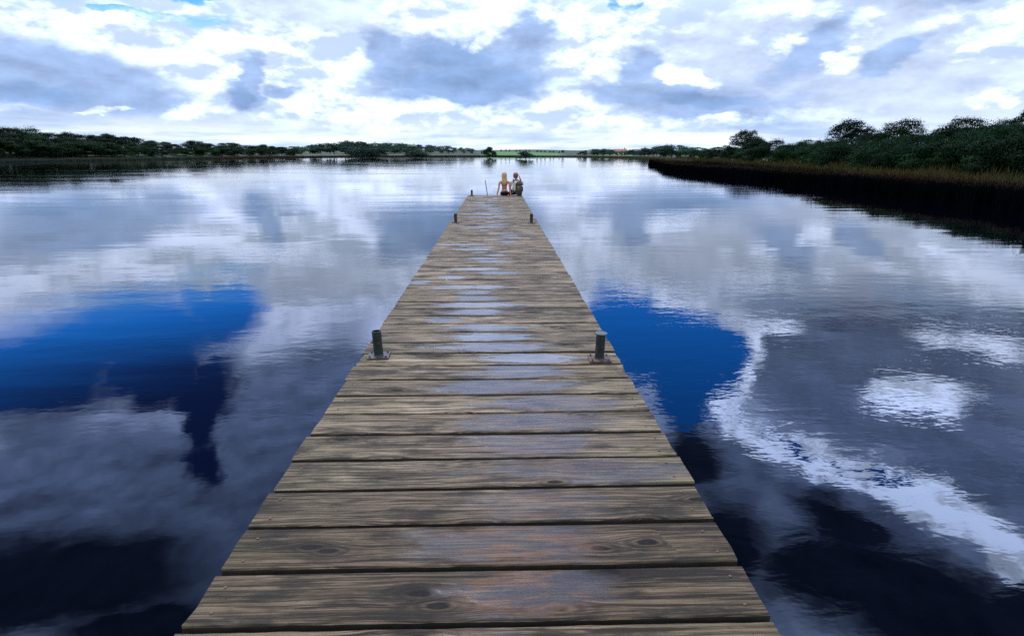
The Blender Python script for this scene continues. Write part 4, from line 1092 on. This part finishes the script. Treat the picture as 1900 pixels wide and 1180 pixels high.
blades('far_reeds', X, Y, np.full(n, -0.1), RNG.uniform(0.4, 0.8, n), RNG.uniform(0.12, 0.30, n), 0.15, RNG.uniform(0, 1, n), OLIVE, 'olive reed margin far off beyond the dark reed bed')
BROWN = reed_mat('brown_reeds', (0.034, 0.030, 0.024), (0.060, 0.045, 0.034), (0.070, 0.050, 0.036), (0.100, 0.070, 0.048))
n = 12000; az = RNG.uniform(-25, 3.6, n)
sa = np.array([shore(a) for a in az]); rr = sa + RNG.uniform(-16, 2, n)
X, Y = rr * np.sin(np.radians(az)), rr * np.cos(np.radians(az))
blades('far_reeds', X, Y, np.full(n, -0.1), RNG.uniform(0.45, 0.9, n), RNG.uniform(0.2, 0.45, n), 0.15, RNG.uniform(0, 1, n), BROWN, 'low brown reed margin along the far shore below the wooded hill')
GREYR = reed_mat('grey_green_reeds', (0.026, 0.042, 0.038), (0.046, 0.066, 0.052), (0.040, 0.055, 0.046), (0.090, 0.095, 0.050))
n = 14000; az = RNG.uniform(-46, -20, n)
sa = np.array([shore(a) for a in az]); rr = sa + RNG.uniform(-9, 2, n)
X, Y = rr * np.sin(np.radians(az)), rr * np.cos(np.radians(az)); nn_ = np.array([mnoise.noise((a * .5, 7.7, 0)) for a in az])
blades('shore_reeds', X, Y, np.full(n, -0.1), np.clip(0.75 + .6 * nn_, .3, 1.3) + RNG.normal(size=n) * .10, RNG.uniform(0.14, 0.3, n), 0.15, np.clip(.5 + nn_, 0, 1), GREYR, 'grey-green reeds along the water edge of the left wood')

# ------------------------------------------------------------------ houses across the lake
def house(q, row, r, w, dpt, hw, hr, wall_c, roof_c, label, rz):
    az = az_of(q); x, y = polar(az, r); d = ray(q, row); z = HW + d.z / math.hypot(d.x, d.y) * r
    t = empty('house', (x, y, z), rz - R(az)); tag(t, label, 'house')
    wm = simple_mat('render_wall', wall_c, 0.8, 0.1, 2); rm = simple_mat('roof_tiles', roof_c, 0.8, 0.3, 3); gl = simple_mat('window_glass', (0.03, 0.04, 0.05), 0.1, 0.2, 3)
    hx, hy = w / 2, dpt / 2
    z0 = land(x, y) - z - 0.5
    v = [(-hx, -hy, z0), (hx, -hy, z0), (hx, hy, z0), (-hx, hy, z0), (-hx, -hy, hw), (hx, -hy, hw), (hx, hy, hw), (-hx, hy, hw), (-hx, 0, hw + hr), (hx, 0, hw + hr)]
    mesh_obj('wall', v, [(0, 1, 5, 4), (1, 2, 6, 9, 5), (2, 3, 7, 6), (3, 0, 4, 8, 7)], wm, t)
    e = 0.35
    rf = bmesh.new()
    for sy in (-1, 1):
        q4 = [(-hx - e, sy * (hy + e), hw - e * hr / hy), (hx + e, sy * (hy + e), hw - e * hr / hy), (hx + e, 0, hw + hr + .02), (-hx - e, 0, hw + hr + .02)]
        lo = [rf.verts.new(p) for p in q4]; hi_ = [rf.verts.new((p[0], p[1], p[2] + 0.15)) for p in q4]
        rf.faces.new(lo); rf.faces.new(hi_)
        for a in range(4): rf.faces.new((lo[a], lo[(a + 1) % 4], hi_[(a + 1) % 4], hi_[a]))
    bmesh.ops.recalc_face_normals(rf, faces=rf.faces[:])
    roof = bm_obj('roof', rf, rm, t)
    bm = bmesh.new(); add_box(bm, (hx * .7, 0, hw + hr + .4), (0.7, 0.6, 1.2), bevel=.04); bm_obj('chimney', bm, wm, roof)
    for k in (-0.62, -0.2, 0.62):
        bm = bmesh.new(); add_box(bm, (k * hx, -hy - 0.02, hw * 0.58), (1.1, 0.10, 1.15), bevel=.02); bm_obj('window', bm, gl, t)
    bm = bmesh.new(); add_box(bm, (0.2 * hx, -hy - 0.02, hw * .38), (1.0, 0.12, 2.0), bevel=.02); bm_obj('door', bm, simple_mat('door_paint', (0.05, 0.06, 0.07), .5), t)
house(764, 275.5, 385, 4.5, 4, 1.2, 0.9, (0.75, 0.76, 0.74), (0.16, 0.17, 0.18), 'small white house among the trees of the far wooded hill', 0.15)
house(1151, 284.0, 380, 7.5, 5, 0.9, 1.2, (0.60, 0.52, 0.46), (0.36, 0.15, 0.11), 'low house with a red roof on the far shore right of the sitting pair', 0.1)
house(1187, 283.6, 390, 9, 5, 0.9, 1.1, (0.35, 0.36, 0.36), (0.15, 0.16, 0.17), 'long grey-roofed building right of the red-roofed house', -0.1)
